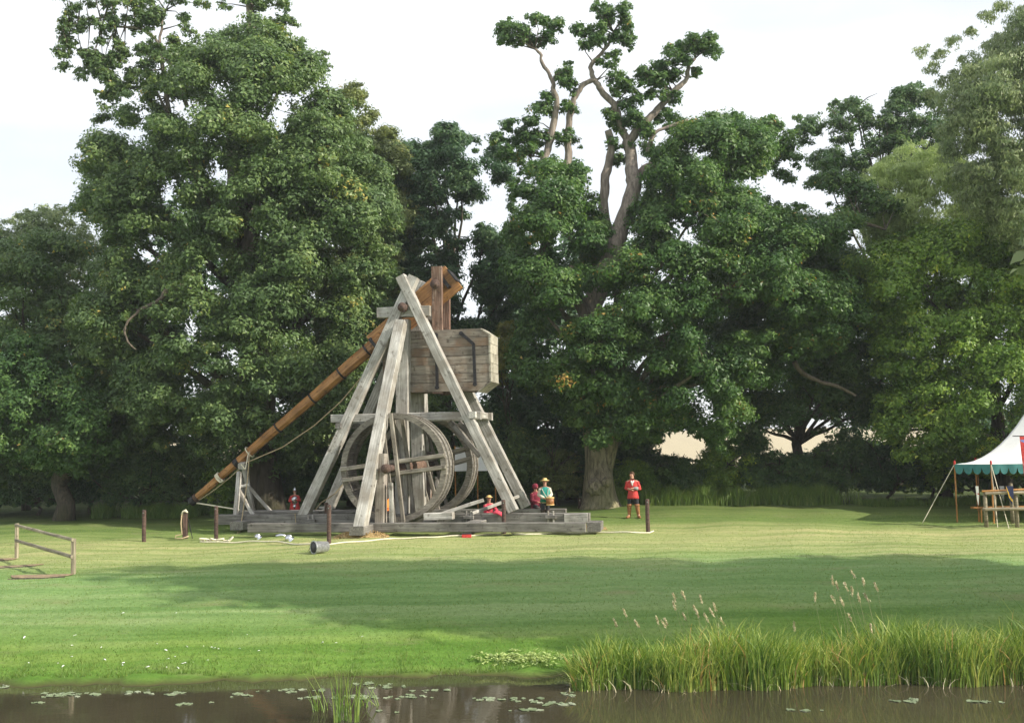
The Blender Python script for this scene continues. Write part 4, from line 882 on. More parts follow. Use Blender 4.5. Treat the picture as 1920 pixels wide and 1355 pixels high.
# slide trough on the far side of the sills
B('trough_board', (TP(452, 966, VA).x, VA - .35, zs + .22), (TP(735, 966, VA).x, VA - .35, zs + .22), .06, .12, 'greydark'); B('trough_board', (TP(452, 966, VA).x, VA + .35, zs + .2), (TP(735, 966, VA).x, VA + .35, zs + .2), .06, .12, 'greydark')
for px in (612, 690):
    q = TP(px, 957, .6); B('cleat', (q.x - .3, .6, zs + .42), (q.x + .3, .6, zs + .42), .12, .09, 'grey'); B('cleat', (q.x, .6, zs + .2), (q.x, .6, zs + .62), .14, .14, 'rust')
# windlass between the wheels
wc = TP(737, 877, -1.36); wr = 2.1
mb = MB(); mb.tube([W(wc.x, -2.2, wc.z), W(wc.x, SEP + 2.2, wc.z)], .13, 14); child(mb, 'windlass_axle', M['rustiron'], treb, True)
mb = MB(); mb.tube([W(wc.x, .3, wc.z), W(wc.x, SEP - .3, wc.z)], .30, 18); child(mb, 'windlass_drum', M['rust'], treb, True)
mb = MB(); mb.tube([W(wc.x, -2.36, wc.z), W(wc.x, -2.12, wc.z)], .17, 16); child(mb, 'axle_hub', M['rustiron'], treb, True)
def wheel(va, vb, rot):
    root_ = MB(); n = 72
    def ring(v, t, r0, r1):
        b0 = len(root_.V)
        for k in range(n):
            a_ = 2 * math.pi * k / n
            for r_ in (r0, r1):
                for dv in (0, t): root_.V.append(W(wc.x + r_ * math.cos(a_), v + dv, wc.z + r_ * math.sin(a_)))
        for k in range(n):
            i = b0 + k * 4; j = b0 + ((k + 1) % n) * 4
            root_.F += [(i, i + 2, j + 2, j), (i + 1, j + 1, j + 3, i + 3), (i + 2, i + 3, j + 3, j + 2), (i, j, j + 1, i + 1)]
    ring(va, .13, wr - .22, wr); ring(vb - .13, .13, wr - .22, wr); ring((va + vb) / 2 - .05, .1, wr - .10, wr - .005)
    wh = child(root_, 'treadwheel', M['wheelgrey'], treb)
    # walking boards, alike, sharing one mesh
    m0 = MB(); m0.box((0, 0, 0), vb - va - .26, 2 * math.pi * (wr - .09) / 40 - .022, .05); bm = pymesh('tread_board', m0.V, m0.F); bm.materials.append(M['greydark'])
    for k in range(40):
        a_ = 2 * math.pi * (k + .5) / 40; o = bpy.data.objects.new('tread_board', bm); COL.objects.link(o); o.parent = wh
        rad_dir = (AX * math.cos(a_) + Vector((0, 0, math.sin(a_)))); tan = (-AX * math.sin(a_) + Vector((0, 0, math.cos(a_))))
        Mx = Matrix.Identity(4)
        for i in range(3): Mx[i][0] = DX[i]; Mx[i][1] = tan[i]; Mx[i][2] = rad_dir[i]
        pos = W(wc.x, (va + vb) / 2, wc.z) + rad_dir * (wr - .085) - wloc(wh)
        for i in range(3): Mx[i][3] = pos[i]
        o.matrix_basis = Mx
    for v in (va - .05, vb + .05):
        for ang, offs in ((rot, (-.22, .22)), (rot + math.pi / 2, (-.2, .16))):
            c_, s_ = math.cos(ang), math.sin(ang)
            for of in offs:
                hl = math.sqrt((wr - .02) ** 2 - of ** 2); vv = v + (.09 if ang != rot else 0) * (1 if v < (va + vb) / 2 else -1) * -1
                beam('spoke', W(wc.x - s_ * of - c_ * hl, vv, wc.z + c_ * of - s_ * hl), W(wc.x - s_ * of + c_ * hl, vv, wc.z + c_ * of + s_ * hl), .09, .155, M['wheelgrey'], wh, up=tuple(AX * -s_ + Vector((0, 0, c_))))
wheel(-1.36, -.16, rad(6.5)); wheel(SEP + .16, SEP + 1.36, rad(14))
# levers resting on the sill
B('lever_pole', TP(800, 972, -.9), TP(907, 937, -.5), .1, .14, 'grey'); B('lever_pole', TP(885, 962, -.35), TP(972, 930, 2.2), .1, .12, 'grey')
# ballast box
BV0, BV1 = .66, 2.06
def prof(px, py): q = TP(px, py, BV0); return (q.x, q.z)
xl_, xr_ = TP(721, 680, BV0).x, TP(917, 680, BV0).x
zt, zb = TP(800, 619, BV0).z, TP(800, 735, BV0).z
core = [(xl_ + .06, zt - .06), (xr_ - .30, zt - .06), (xr_ - .06, zt - .26), (xr_ - .06, zb + .36), (xr_ - .5, zb + .06), (xl_ + .06, zb + .06)]
mb = MB(); mb.loft([[W(u_, v_, z_) for u_, z_ in core] for v_ in (BV0 + .05, BV1 - .05)]); boxo = child(mb, 'ballast_box', M['box'], treb)
ny = 7; hh = (zt - zb) / ny
def plank(poly, va, vb, mat='box'):
    """a board given by its corners in the u-z plane"""
    mb = MB(); g0 = Vector((min(p[0] for p in poly), 0, min(p[1] for p in poly)))
    mb.loft([[Vector((p[0] - g0.x, v_ - va, p[1] - g0.z)) for p in poly] for v_ in (va, vb)])
    Mx = Matrix.Identity(4)
    for i in range(3): Mx[i][0] = AX[i]; Mx[i][1] = DX[i]; Mx[i][2] = (0, 0, 1)[i]
    pos = W(g0.x, va, g0.z)
    for i in range(3): Mx[i][3] = pos[i]
    return link('plank', pymesh('plank', mb.V, mb.F), M[mat], boxo, Mx)
rr = random.Random(9)
for side in (0, 1):
    va, vb = ((BV0 - .012, BV0 + .055), (BV1 - .055, BV1 + .012))[side]
    for k in range(ny):
        z0 = zb + k * hh + .008; z1 = zb + (k + 1) * hh - .010
        def xr_at(z):
            if z > zt - .24: return xr_ - .30 * (z - (zt - .24)) / .24 - .01
            if z < zb + .36: return xr_ - .45 * (1 - (z - zb) / .36) - .01
            return xr_ - .01
        j = rr.uniform(-.006, .006)
        pts = [(xl_, z0), (xr_at(z0), z0)]
        for zz in (zb + .36, zt - .24):
            if z0 < zz < z1: pts.append((xr_at(zz), zz))
        pts += [(xr_at(z1), z1), (xl_, z1)]
        plank(pts, va + j, vb + j)
for k in range(6):    # right end and left end boards
    z0 = zb + .36 + k * (zt - .24 - zb - .36) / 5.0; z1 = z0 + (zt - .24 - zb - .36) / 5.0 - .014
    if k < 5:
        j = rr.uniform(-.008, .008); plank([(xr_ + .003 + j, z0), (xr_ + .075 + j, z0), (xr_ + .075 + j, z1), (xr_ + .003 + j, z1)], BV0 - .03, BV1 + .03, 'boxend')
        plank([(xl_ - .07, z0), (xl_ - .004, z0), (xl_ - .004, z1), (xl_ - .07, z1)], BV0 - .02, BV1 + .02)
plank([(xr_ - .30, zt + .004), (xr_ + .07, zt - .255), (xr_ + .05, zt - .30), (xr_ - .32, zt - .05)], BV0 - .03, BV1 + .03, 'boxend')
plank([(xr_ - .47, zb - .045), (xr_ + .09, zb + .345), (xr_ + .06, zb + .37), (xr_ - .47, zb - .004)], BV0 - .03, BV1 + .2, 'boxend')
for k in range(5): plank([(xl_ + .1 + k * 1.05, zt - .004), (xl_ + .1 + k * 1.05, zt - .05), (min(xr_ - .33, xl_ + 1.13 + k * 1.05), zt - .05), (min(xr_ - .33, xl_ + 1.13 + k * 1.05), zt - .004)][::-1], BV0 + .06, BV1 - .06) if xl_ + .2 + k * 1.05 < xr_ - .33 else None
def strap(pts):
    mb = MB()
    for a_, b_ in zip(pts[:-1], pts[1:]):
        p0, p1 = Vector(a_), Vector(b_); d = (p1 - p0).normalized(); n_ = Vector((-d.z, 0, d.x)) * .06; o_ = Vector((0, -.035, 0))
        p0 -= d * .03; p1 += d * .03
        mb.loft([[WT(p0 - n_), WT(p0 + n_), WT(p0 + n_ + o_), WT(p0 - n_ + o_)], [WT(p1 - n_), WT(p1 + n_), WT(p1 + n_ + o_), WT(p1 - n_ + o_)]])
    for p in (pts[0], pts[-1]):
        q = Vector(p); mb.tube([WT(q + Vector((0, -.02, 0))), WT(q + Vector((0, -.08, 0)))], .085, 10)
    child(mb, 'iron_strap', M['iron'], boxo)
fv = BV0 - .02
strap([TP(865, 625, fv), TP(888, 645, fv), TP(891, 720, fv)]); strap([TP(818, 628, fv), TP(820, 726, fv)]); strap([TP(755, 628, fv), TP(757, 724, fv)])
# hangers that carry the box from the arm
for v in (BV0 + .10, BV1 - .10):
    h0, h1 = TP(817, 500, BV0 + .1), TP(823, 738, BV0 + .1)
    B('hanger', (h1.x - .02, v, h1.z), (h1.x - .02, v, h0.z), .44, .17, 'rust', up=upD)
for px in (811, 832): 
    q0, q1 = TP(px, 546, BV0 - .02), TP(px, 500, BV0 - .02)
hb = TP(816, 533, BV0); mb = MB(); mb.tube([W(hb.x, BV0 - .10, hb.z), W(hb.x, BV1 + .1, hb.z)], .14, 14); child(mb, 'hanger_pin', M['rustiron'], treb, True)
mb = MB(); mb.tube([W(hb.x, BV0 - .08, hb.z), W(hb.x, BV0 + .0, hb.z)], .2, 16); child(mb, 'pin_washer', M['rustiron'], treb, True)

# ------------------------------------------------------------------ things round the engine
def heap(name, px0, px1, py, hgt, label, cat, seed, n=260, cols=None, size=.09, mound=True):
    rg = np.random.default_rng(seed); a, b = gp(px0, py), gp(px1, py); c = (a + b) / 2; L = (b - a).length / 2
    root = empty(name, c, label, cat)
    if mound:
        mb = MB(); rings = []
        for i in range(6):
            t = i / 5; z = hgt * math.sin(t * math.pi / 2) * .8; rr_ = math.cos(t * math.pi / 2) + .02
            rings.append([Vector((L * rr_ * math.cos(k * math.pi / 8) * (1 + rg.uniform(-.08, .08)), .55 * rr_ * math.sin(k * math.pi / 8), z - .03)) for k in range(16)])
        mb.loft(rings); o = mb.build('mound', M['chips'], None, True); o.parent = root
    u = rg.uniform(-1, 1, n); v = rg.uniform(-1, 1, n); h = hgt * np.clip(1 - u ** 2 - v ** 2 * .5, 0, 1) ** .7 * rg.uniform(.5, 1.05, n)
    C = np.stack([u * L, v * .6, h], 1); mb = MB()
    for p in C:
        s_ = size * rg.uniform(.5, 1.4); t = rnd_dir(rg, 1)[0]; s2 = rnd_dir(rg, 1)[0]
        P0 = Vector(p); T_ = Vector(t) * s_; S_ = Vector(s2) * s_ * .45; N_ = T_.cross(S_).normalized() * s_ * .2
        b0 = len(mb.V); mb.V += [P0 - T_ * .5, P0 + S_ * .5, P0 + T_ * .5, P0 - S_ * .5, P0 + N_, P0 - N_]
        mb.F += [(b0, b0 + 1, b0 + 4), (b0 + 1, b0 + 2, b0 + 4), (b0 + 2, b0 + 3, b0 + 4), (b0 + 3, b0, b0 + 4), (b0 + 1, b0, b0 + 5), (b0 + 2, b0 + 1, b0 + 5), (b0 + 3, b0 + 2, b0 + 5), (b0, b0 + 3, b0 + 5)]
    o = mb.build('chips', M['chips'], None); o.parent = root; o['kind'] = 'stuff'
M['chips'] = simple('pale_wood_chips', (.36, .25, .11), .9, 0, .55, 30, .6)
heap('chip_heap', 628, 728, 1007, .26, 'long heap of pale wood chips at the foot of the raking strut', 'heap', 60, 520)
heap('chip_heap', 1092, 1136, 991, .16, 'small heap of chips by the right end of the sills', 'heap', 61, 160)

def post(px, py, py_top, label, rr_=.075, grp='dark posts round the engine'):
    p = gp(px, py); s_ = F_PX / p.y; h = (py - py_top) / s_
    root = empty('marker_post', p, label, 'post', grp)
    mb = MB(); rg = random.Random(px); rings = []
    for i, z in enumerate([-.2, 0, h * .35, h * .7, h - .03, h, h + .012]):
        r = rr_ * (1.05 - .06 * i / 6) * (1 if i < 5 else (.9 if i == 5 else .5)); ox = rg.uniform(-.008, .008)
        rings.append([Vector((ox + r * math.cos(k * math.pi / 6), r * math.sin(k * math.pi / 6), z)) for k in range(12)])
    mb.loft(rings); o = mb.build('shaft', M['post'], None, True); o.parent = root
    mb = MB(); mb.tube([(0, -.07, h - .10), (.0, -.11, h - .10)], .022, 8); o = mb.build('rope_eye', M['steel'], None); o.parent = root
    return p, h, root
P1 = post(270, 1015, 957, 'dark round post standing alone, leftmost of the posts round the engine')
P2 = post(405, 1012, 950, 'dark post just left of the end of the sills')
P3 = post(617, 1019, 948, 'dark post in front of the left end of the near treadwheel')
P4 = post(945, 1000, 938, 'dark post in front of the right leg of the big frame')
P5 = post(1215, 998, 937, 'dark post standing alone to the right of the man in boots')
P6 = post(1087, 953, 934, 'short dark post at the left of the oak trunk')
# wooden peg post with rope hung over it
p = gp(347, 1010); tp_ = empty('tether_post', p, 'short brown post with pale rope hung over its top, below the tip of the arm', 'post')
beam('shaft', p - Vector((0, 0, .2)), p + Vector((0, 0, 1.02)), .17, .17, M['post'], tp_)
for k in range(3):
    mb = MB(); mb.tube([p + Vector((-.12 + k * .02, -.1, .95)), p + Vector((-.06, -.11, 1.07)), p + Vector((.05, -.1, 1.13 - k * .03)), p + Vector((.12, -.08, 1.02))], .028, 6); child(mb, 'rope_loop', M['whiterope'], tp_, True)
mb = MB(); mb.tube([p + Vector((-.10, -.1, 1.0)), p + Vector((-.13, -.12, .6)), p + Vector((-.08, -.12, .2)), p + Vector((-.3, -.2, .15)), p + Vector((-.33, -.2, .04)), p + Vector((-.05, -.2, .04)), p + Vector((.2, -.15, .12))], .026, 6); child(mb, 'rope', M['rope'], tp_, True)
mb = MB(); mb.tube([p + Vector((.12, 0, .75)), p + Vector((.2, 0, .35)), p + Vector((.28, .05, .0))], .014, 5); mb.tube([p + Vector((.12, 0, .8)), p + Vector((.3, -.05, .02))], .012, 5); child(mb, 'iron_stay', M['iron'], tp_)
# ground rope from post to post
pts = [gp(x, y) for x, y in ((375, 1017), (460, 1017), (520, 1017), (570, 1022), (617, 1022), (680, 1016), (740, 1011), (800, 1009), (862, 1006), (925, 1003), (940, 1003), (950, 1001), (985, 1004), (1060, 1001), (1130, 999), (1185, 1000), (1218, 1000), (1226, 997))]
rg = random.Random(4); PP = []
for a_, b_ in zip(pts[:-1], pts[1:]):
    for k in range(10):
        q = a_.lerp(b_, k / 10); q.z = float(G(q.x, q.y)) + .035 + .012 * math.sin(q.x * 5); PP.append(q)
for q in PP:
    if abs(q.x - gp(950, 1001).x) < .22: q.z += .30 * (1 - abs(q.x - gp(950, 1001).x) / .22)
g = PP[0].copy(); mb = MB(); mb.tube([q - g for q in PP], .028, 6); o = mb.build('ground_rope', M['whiterope'], None, True); o.location = g; tag(o, 'long pale rope lying on the lawn in front of the engine from post to post', 'rope')
p = gp(405, 1016); mb = MB(); PP = []
for k in range(140):
    t = k / 139; PP.append(Vector((-.62 + 1.05 * t + .09 * math.sin(t * 34), .14 * math.cos(t * 21), .035 + .12 * math.sin(t * 10) ** 2 * (1 - .3 * t))))
mb.tube(PP, .036, 6); o = mb.build('rope_coil', M['whiterope'], None, True); o.location = p; tag(o, 'heap of pale rope dropped in loops on the lawn at the left post', 'rope')
p = gp(418, 1016); mb = MB(); mb.tube([Vector((.09 * math.cos(a_ * .7) , .06 * math.sin(a_ * .7), .09 + .09 * math.sin(a_ * .7 + 1.2))) for a_ in range(10)], .03, 6); o = mb.build('rope_coil', M['whiterope'], None, True); o.location = p + Vector((.28, 0, 0)); tag(o, 'small separate loop of pale rope right of the rope heap', 'rope')
# bucket, balls
def lathe(mb, prof_, n=24, axis='z'):
    rings = [[Vector((r * math.cos(2 * math.pi * k / n), r * math.sin(2 * math.pi * k / n), z)) for k in range(n)] for r, z in prof_]
    if axis == 'x': rings = [[Vector((-v.z, v.x, v.y)) for v in r] for r in rings]
    mb.loft(rings); return mb
p = gp(601, 1037); root = empty('bucket', p, 'galvanised metal bucket lying on its side on the lawn, mouth to the left', 'bucket'); root.rotation_euler = (0, 0, rad(42))
mb = MB(); lathe(mb, [(.155, -.25), (.165, -.25), (.205, .24), (.225, .25), (.225, .27), (.19, .27), (.15, -.22), (.01, -.22)], 28, 'x'); mb.V = [v + Vector((0, 0, .205)) for v in mb.V]; mb2 = MB(); lathe(mb2, [(.186, .262), (.148, -.21), (.01, -.212)], 28, 'x'); mb2.V = [v + Vector((0, 0, .205)) for v in mb2.V]; oi_ = mb2.build('inside_shade', M['inside_shade'], None, True); oi_.parent = root  # second lathe is a dark liner added to paint the shaded hollow
o = mb.build('body', M['steel2'] if 'steel2' in M else M['steel'], None, True); o.parent = root
M['galv'] = simple('galvanised_metal', (.42, .43, .44), .4, .6, .3, 12); o.data.materials.clear(); o.data.materials.append(M['galv'])
mb = MB(); mb.tube([Vector((-.24 - .16 * math.sin(t * math.pi / 8), .215 * math.cos(t * math.pi / 8), .2 - .12 * math.sin(t * math.pi / 8))) for t in range(9)], .01, 6); o = mb.build('handle', M['iron'], None); o.parent = root
def helm(px, py, r, label):
    p = gp(px, py); root = empty('helmet', p, label, 'helmet'); mb = MB()
    lathe(mb, [(r * .05, r * 1.75), (r * .4, r * 1.66), (r * .75, r * 1.38), (r * .95, r * .95), (r * 1.0, r * .45), (r * 1.32, r * .28), (r * 1.34, r * .24), (r * .96, r * .38), (r * .9, r * .9), (r * .3, r * 1.5)], 20)
    o = mb.build('bowl', M['steel'], None, True); o.parent = root; o.rotation_euler = (rad(20), rad(-35), 0)
    mb = MB(); mb.tube([Vector((r * .9 * math.cos(a_ * math.pi / 8), 0, r * .9 + r * .95 * math.sin(a_ * math.pi / 8))) for a_ in range(9)], r * .07, 6); o = mb.build('comb', M['steel'], None); o.parent = root; o.rotation_euler = (rad(20), rad(-35), 0)
helm(486, 1010, .12, 'steel helmet lying in the grass, left one of the two'); helm(545, 1014, .14, 'bright steel helmet lying in the grass, right one of the two')
p = gp(527, 1006); o = MB().tube([(-.2, 0, .04), (.0, 0, .07), (.2, .02, .04)], [.06, .08, .05], 8, flat=.6).build('gauntlet', M['steel'], None, True); o.location = p; tag(o, 'flat piece of steel armour on the grass between the two helmets', 'armour')
M['redcloth'] = simple('red_cloth', (.55, .05, .045), .85, 0, .25, 9); M['darkcloth'] = simple('black_cloth', (.025, .025, .03), .9, 0, .3, 9)
p = gp(875, 1007); rt = empty('drum_case', p, 'small flat red and black case lying on the grass by the ground rope', 'case')
mb = MB(); mb.box((0, 0, .06), .34, .2, .12); o = mb.build('body', M['redcloth'], None); o.parent = rt; mb = MB(); mb.box((0, 0, .135), .36, .22, .03); o = mb.build('lid', M['darkcloth'], None); o.parent = rt
# fire in an iron basket behind the near wheel
q = WT(TP(731, 952, .2)); q.z = float(G(q.x, q.y)); ft = empty('fire_basket', q, 'burning fire in an iron basket seen through the near treadwheel', 'fire')
zf = WT(TP(731, 952, .2)).z - q.z
mb = MB()
for k in range(10):
    a_ = k * math.pi / 5; mb.tube([(.05 * math.cos(a_), .05 * math.sin(a_), zf - .28), (.2 * math.cos(a_), .2 * math.sin(a_), zf)], .012, 5)
mb.tube([(.2 * math.cos(a_ * math.pi / 8), .2 * math.sin(a_ * math.pi / 8), zf) for a_ in range(17)], .014, 5); mb.tube([(0, 0, 0), (0, 0, zf - .25)], .03, 8); o = mb.build('basket', M['iron'], None); o.parent = ft
m, t, b = nm('flame'); em = N(t, 'ShaderNodeEmission', Strength=1.5); em.inputs[0].default_value = (1, .26, .05, 1); t.links.new(em.outputs[0], t.nodes['Material Output'].inputs[0]); M['flame'] = m
mb = MB(); rg = random.Random(3)
for k in range(6):
    x, y = rg.uniform(-.1, .1), rg.uniform(-.08, .08); h = rg.uniform(.2, .4); mb.tube([(x, y, zf - .1), (x + .03, y, zf + h * .4), (x - .02, y, zf + h * .75), (x + .02, y, zf + h)], [.07, .075, .04, .004], 8)
o = mb.build('flame', M['flame'], None, True); o.parent = ft
# white sheet hung on poles beyond the far wheel
M['canvas'] = simple('white_canvas', (.80, .80, .78), .8, 0, .04, 3); M['teal'] = simple('teal_canvas', (.045, .20, .20), .8, 0, .15, 5); M['pole'] = wood('orange_pole', (.28, .12, .03), (.48, .22, .06), (.60, .32, .10), .6)
Ys = 48.3; a_, b_ = atv(853, 838, Ys), atv(928, 838, Ys); g = ground_at((a_.x + b_.x) / 2, Ys); st = empty('sheet_shelter', g, 'white canvas sheet stretched between poles behind the far treadwheel', 'shelter')
mb = MB(); nx_, nz_ = 14, 7; zz0, zz1 = atv(890, 882, Ys).z, a_.z; V = []
for dy in (0, .02):
    for j in range(nz_):
        for i in range(nx_):
            t = i / (nx_ - 1); s_ = j / (nz_ - 1); wv = .06 * math.sin(t * 9 + s_ * 2)
            V.append(Vector((a_.x + (b_.x - a_.x) * t + .18 * (1 - s_) * (t > .9), Ys + wv + dy - .5 * (1 - s_), zz0 + (zz1 - zz0) * s_ - .06 * math.sin(t * math.pi) * s_)))
mb.V = V; mb.F = [(o_ + j * nx_ + i, o_ + j * nx_ + i + 1, o_ + (j + 1) * nx_ + i + 1, o_ + (j + 1) * nx_ + i) for o_ in (0, nx_ * nz_) for j in range(nz_ - 1) for i in range(nx_ - 1)]
child(mb, 'sheet', M['canvas'], st, True)
for x in (a_.x, (a_.x + b_.x) / 2 + .1, b_.x): beam('pole', Vector((x, Ys - .02, float(G(x, Ys)) - .2)), Vector((x, Ys - .02, zz1 + .05)), .06, .06, M['pole'], st, octo=True)
# ------------------------------------------------------------------ marquee at the right
pA, pB = atv(1790, 872, 42.0), atv(1858, 867, 40.2); gA = gp(1789, 979)
pA = atv(1790, 873, gA.y); pB = atv(1858, 868, gA.y - .9)
ze = (pA.z + pB.z) / 2; TC = Vector((23.4, gA.y + 3.2, 0))
eave = [Vector((pA.x, pA.y, ze)), Vector((pB.x, pB.y, ze)), Vector((pB.x + 3.6, pB.y - .1, ze)), Vector((pB.x + 7.4, pB.y + .1, ze)), Vector((TC.x + 5.6, TC.y - .6, ze)), Vector((TC.x + 5.4, TC.y + 2.2, ze)), Vector((TC.x + 2, TC.y + 3.8, ze)), Vector((TC.x - 2, TC.y + 3.8, ze)), Vector((pA.x + 2.9, TC.y + 1.6, ze))]
tent = empty('marquee', ground_at(TC.x, TC.y), 'white pointed marquee with scalloped teal edge entering from the right', 'tent')
mb = MB(); nr = 12; ns = 6; ring0 = []
for i in range(len(eave)):
    p0, p1 = eave[i], eave[(i + 1) % len(eave)]
    for k in range(ns): ring0.append(p0.lerp(p1, k / ns))
rings = []
for j in range(nr + 1):
    t = j / nr; zz = ze + 4.6 * t ** 2.1
    ring = []
    for q_ in ring0:
        c = Vector((TC.x, TC.y, 0)); r = (Vector((q_.x, q_.y, 0)) - c) * (1 - t * .97); ring.append(c + r + Vector((0, 0, zz)))
    rings.append(ring)
rings2 = [[v - Vector((0, 0, .015)) for v in r] for r in rings]
mb.loft(rings, cap=False); mb.loft([r[::-1] for r in rings2], cap=False); child(mb, 'roof', M['canvas'], tent, True)
mb = MB(); 
for i in range(len(eave)):      # scalloped edge, one strip for each side
    p0, p1 = eave[i], eave[(i + 1) % len(eave)]; L = (p1 - p0).length; nsc = max(3, round(L / .33)); n = nsc * 8; out = Vector(((p1 - p0).y, -(p1 - p0).x, 0)).normalized() * .02
    if (p0 + out - TC).xy.length < (p0 - TC).xy.length: out = -out
    mb = MB(); 
    for k in range(n + 1):
        t = k / n; ph = (t * nsc) % 1; dep = .12 + .26 * math.sqrt(max(0, 1 - (2 * ph - 1) ** 2)); q_ = p0.lerp(p1, t) + out * (1 + .8 * math.sin(t * nsc * 3))
        b0 = len(mb.V); mb.V += [q_ + Vector((0, 0, .01)), q_ - Vector((0, 0, dep)), q_ + Vector((0, 0, .01)) + out * .4, q_ - Vector((0, 0, dep)) + out * .4]
        if k: mb.F += [(b0 - 4, b0, b0 + 1, b0 - 3), (b0 - 2, b0 - 1, b0 + 3, b0 + 2), (b0 - 3, b0 + 1, b0 + 3, b0 - 1)]
    child(mb, 'valance', M['teal'], tent)
for i, q_ in enumerate(eave):
    gq = ground_at(q_.x, q_.y); beam('pole', gq - Vector((0, 0, .1)), q_ + Vector((0, 0, .05)), .055, .055, M['pole'], tent, octo=True)
    mb = MB(); mb.tube([q_ + Vector((0, 0, .0)), q_ + Vector((0, 0, .1)), q_ + Vector((0, 0, .16))], [.04, .045, .02], 8); child(mb, 'finial', M['redcloth'], tent)
gg = gp(1729, 981); rope('guy_rope', [eave[0] + Vector((0, 0, .02)), gg], .014, M['whiterope'], tent); gg2 = gp(1838, 958) ; rope('guy_rope', [eave[1] + Vector((0, 0, .02)), Vector((eave[1].x - .4, eave[1].y - 1.2, float(G(17, 38))))], .014, M['whiterope'], tent)
rope('guy_rope', [eave[1] + Vector((0, 0, .02)), Vector((eave[1].x - .1, eave[1].y - 1.5, float(G(17, 38))))], .014, M['whiterope'], tent)
for q_ in (eave[2], eave[3]): rope('guy_rope', [q_, Vector((q_.x - .3, q_.y - 1.6, float(G(q_.x, q_.y - 1.6))))], .014, M['whiterope'], tent)
cp = ground_at(TC.x, TC.y); beam('centre_pole', cp, Vector((TC.x, TC.y, ze + 4.7)), .12, .12, M['pole'], tent, octo=True)
# bench under the marquee
bp_ = Vector((eave[1].x - .2, eave[1].y + .5, 0)); gb = ground_at(bp_.x + 1.5, bp_.y); bench = empty('bench', gb, 'long low brown bench under the front edge of the marquee', 'bench')
beam('seat', gb + Vector((-1.9, 0, .62)), gb + Vector((2.6, 0, .62)), .35, .07, M['pole'], bench)
for x in (-1.6, .4, 2.3):
    beam('leg', gb + Vector((x, -.12, -.05)), gb + Vector((x, -.12, .585)), .06, .06, M['pole'], bench); beam('leg', gb + Vector((x, .12, -.05)), gb + Vector((x, .12, .585)), .06, .06, M['pole'], bench)
# round pole fence at the right, front and back row
def rfence(pxs, pyb, hts, label, rails, name='pole_fence'):
    ps = [gp(x, pyb + dy) for x, dy in pxs]; Yf = ps[0].y; root = empty(name, ps[0], label, 'fence')
    for i, (x, dy) in enumerate(pxs):
        X = xl(x, Yf); g_ = ground_at(X, Yf); mb = MB(); rg = random.Random(i + x); h = hts[i]
        mb.tube([g_ + Vector((0, 0, -.2)), g_ + Vector((rg.uniform(-.01, .01), 0, h * .5)), g_ + Vector((0, 0, h))], [.075, .07, .066], 10); child(mb, 'post', M['rail'], root, True)
    for (xa, za, xb, zb_, r_, mt, dy) in rails:
        A_ = Vector((xl(xa, Yf), Yf + dy, float(G(xl(xa, Yf), Yf)) + za)); B_ = Vector((xl(xb, Yf), Yf + dy, float(G(xl(xb, Yf), Yf)) + zb_))
        beam('rail', A_, B_, r_ * 2, r_ * 2, M[mt], root, octo=True, jit=.01)
    return ps[0], Yf
F0, YF = rfence([(1836, 0), (1893, 1), (1950, 2), (2010, 3)], 989, [1.36, 1.38, 1.4, 1.4], 'front row of the round pole fence below the marquee', [(1829, 1.36, 2040, 1.5, .035, 'pole', -.07), (1834, 1.27, 2040, 1.3, .05, 'rail', -.09), (1828, .68, 2040, .74, .06, 'rail', -.11)])
F1, YF1 = rfence([(1853, 0), (1885, 0), (1960, 0), (2030, 0)], 980, [1.4, 1.55, 1.5, 1.5], 'back row of the round pole fence nearest the marquee', [(1846, 1.2, 2040, 1.25, .05, 'rail', -.09)])
def pennant(px, py, wpx, hpx, cols, label, Yp):
    a_ = atv(px, py, Yp - .19); s_ = F_PX / Yp; w_ = wpx / s_; h = hpx / s_; root = empty('pennant', a_, label, 'flag')
    def tri(nm_, pts, dy, mat):
        mb = MB(); n = len(pts); mb.V = [Vector((x * w_, dy + .03 * math.sin(x * 4 + z * 3), -z * h)) for x, z in pts] + [Vector((x * w_, dy + .008 + .03 * math.sin(x * 4 + z * 3), -z * h)) for x, z in pts]
        mb.F = [tuple(range(n))[::-1], tuple(range(n, 2 * n))] + [(i, (i + 1) % n, n + (i + 1) % n, n + i) for i in range(n)]; o = mb.build(nm_, mat, None); o.parent = root
    tri('cloth', [(0, 0), (1, 0), (1.02, .5), (.75, 1), (.3, .65)], 0, cols[0]); 
    if cols[1]: tri('stripe', cols[2], -.008, cols[1])
M['navy'] = simple('navy_cloth', (.02, .03, .09), .85); M['gold'] = simple('golden_cloth', (.62, .38, .04), .8); M['whitecloth'] = simple('white_cloth', (.75, .74, .72), .85, 0, .05); M['greycloth'] = simple('grey_cloth', (.25, .26, .26), .85)
pennant(1886, 911, 13, 35, (M['navy'], M['gold'], [(0, .02), (.2, .02), (.45, .5), (.85, .72), (.8, .85), (.35, .6)]), 'navy pennant with a yellow stripe hung on the pole fence', YF)
pennant(1829, 911, 5, 36, (M['whitecloth'], M['redcloth'], [(0, .36), (1.0, .36), (1.0, .43), (.1, .43)]), 'narrow white pennant with a red bar at the left end of the pole fence', YF)
pennant(1874, 911, 8, 28, (M['greycloth'], None, None), 'grey pennant hung behind the navy one on the pole fence', YF + .3)
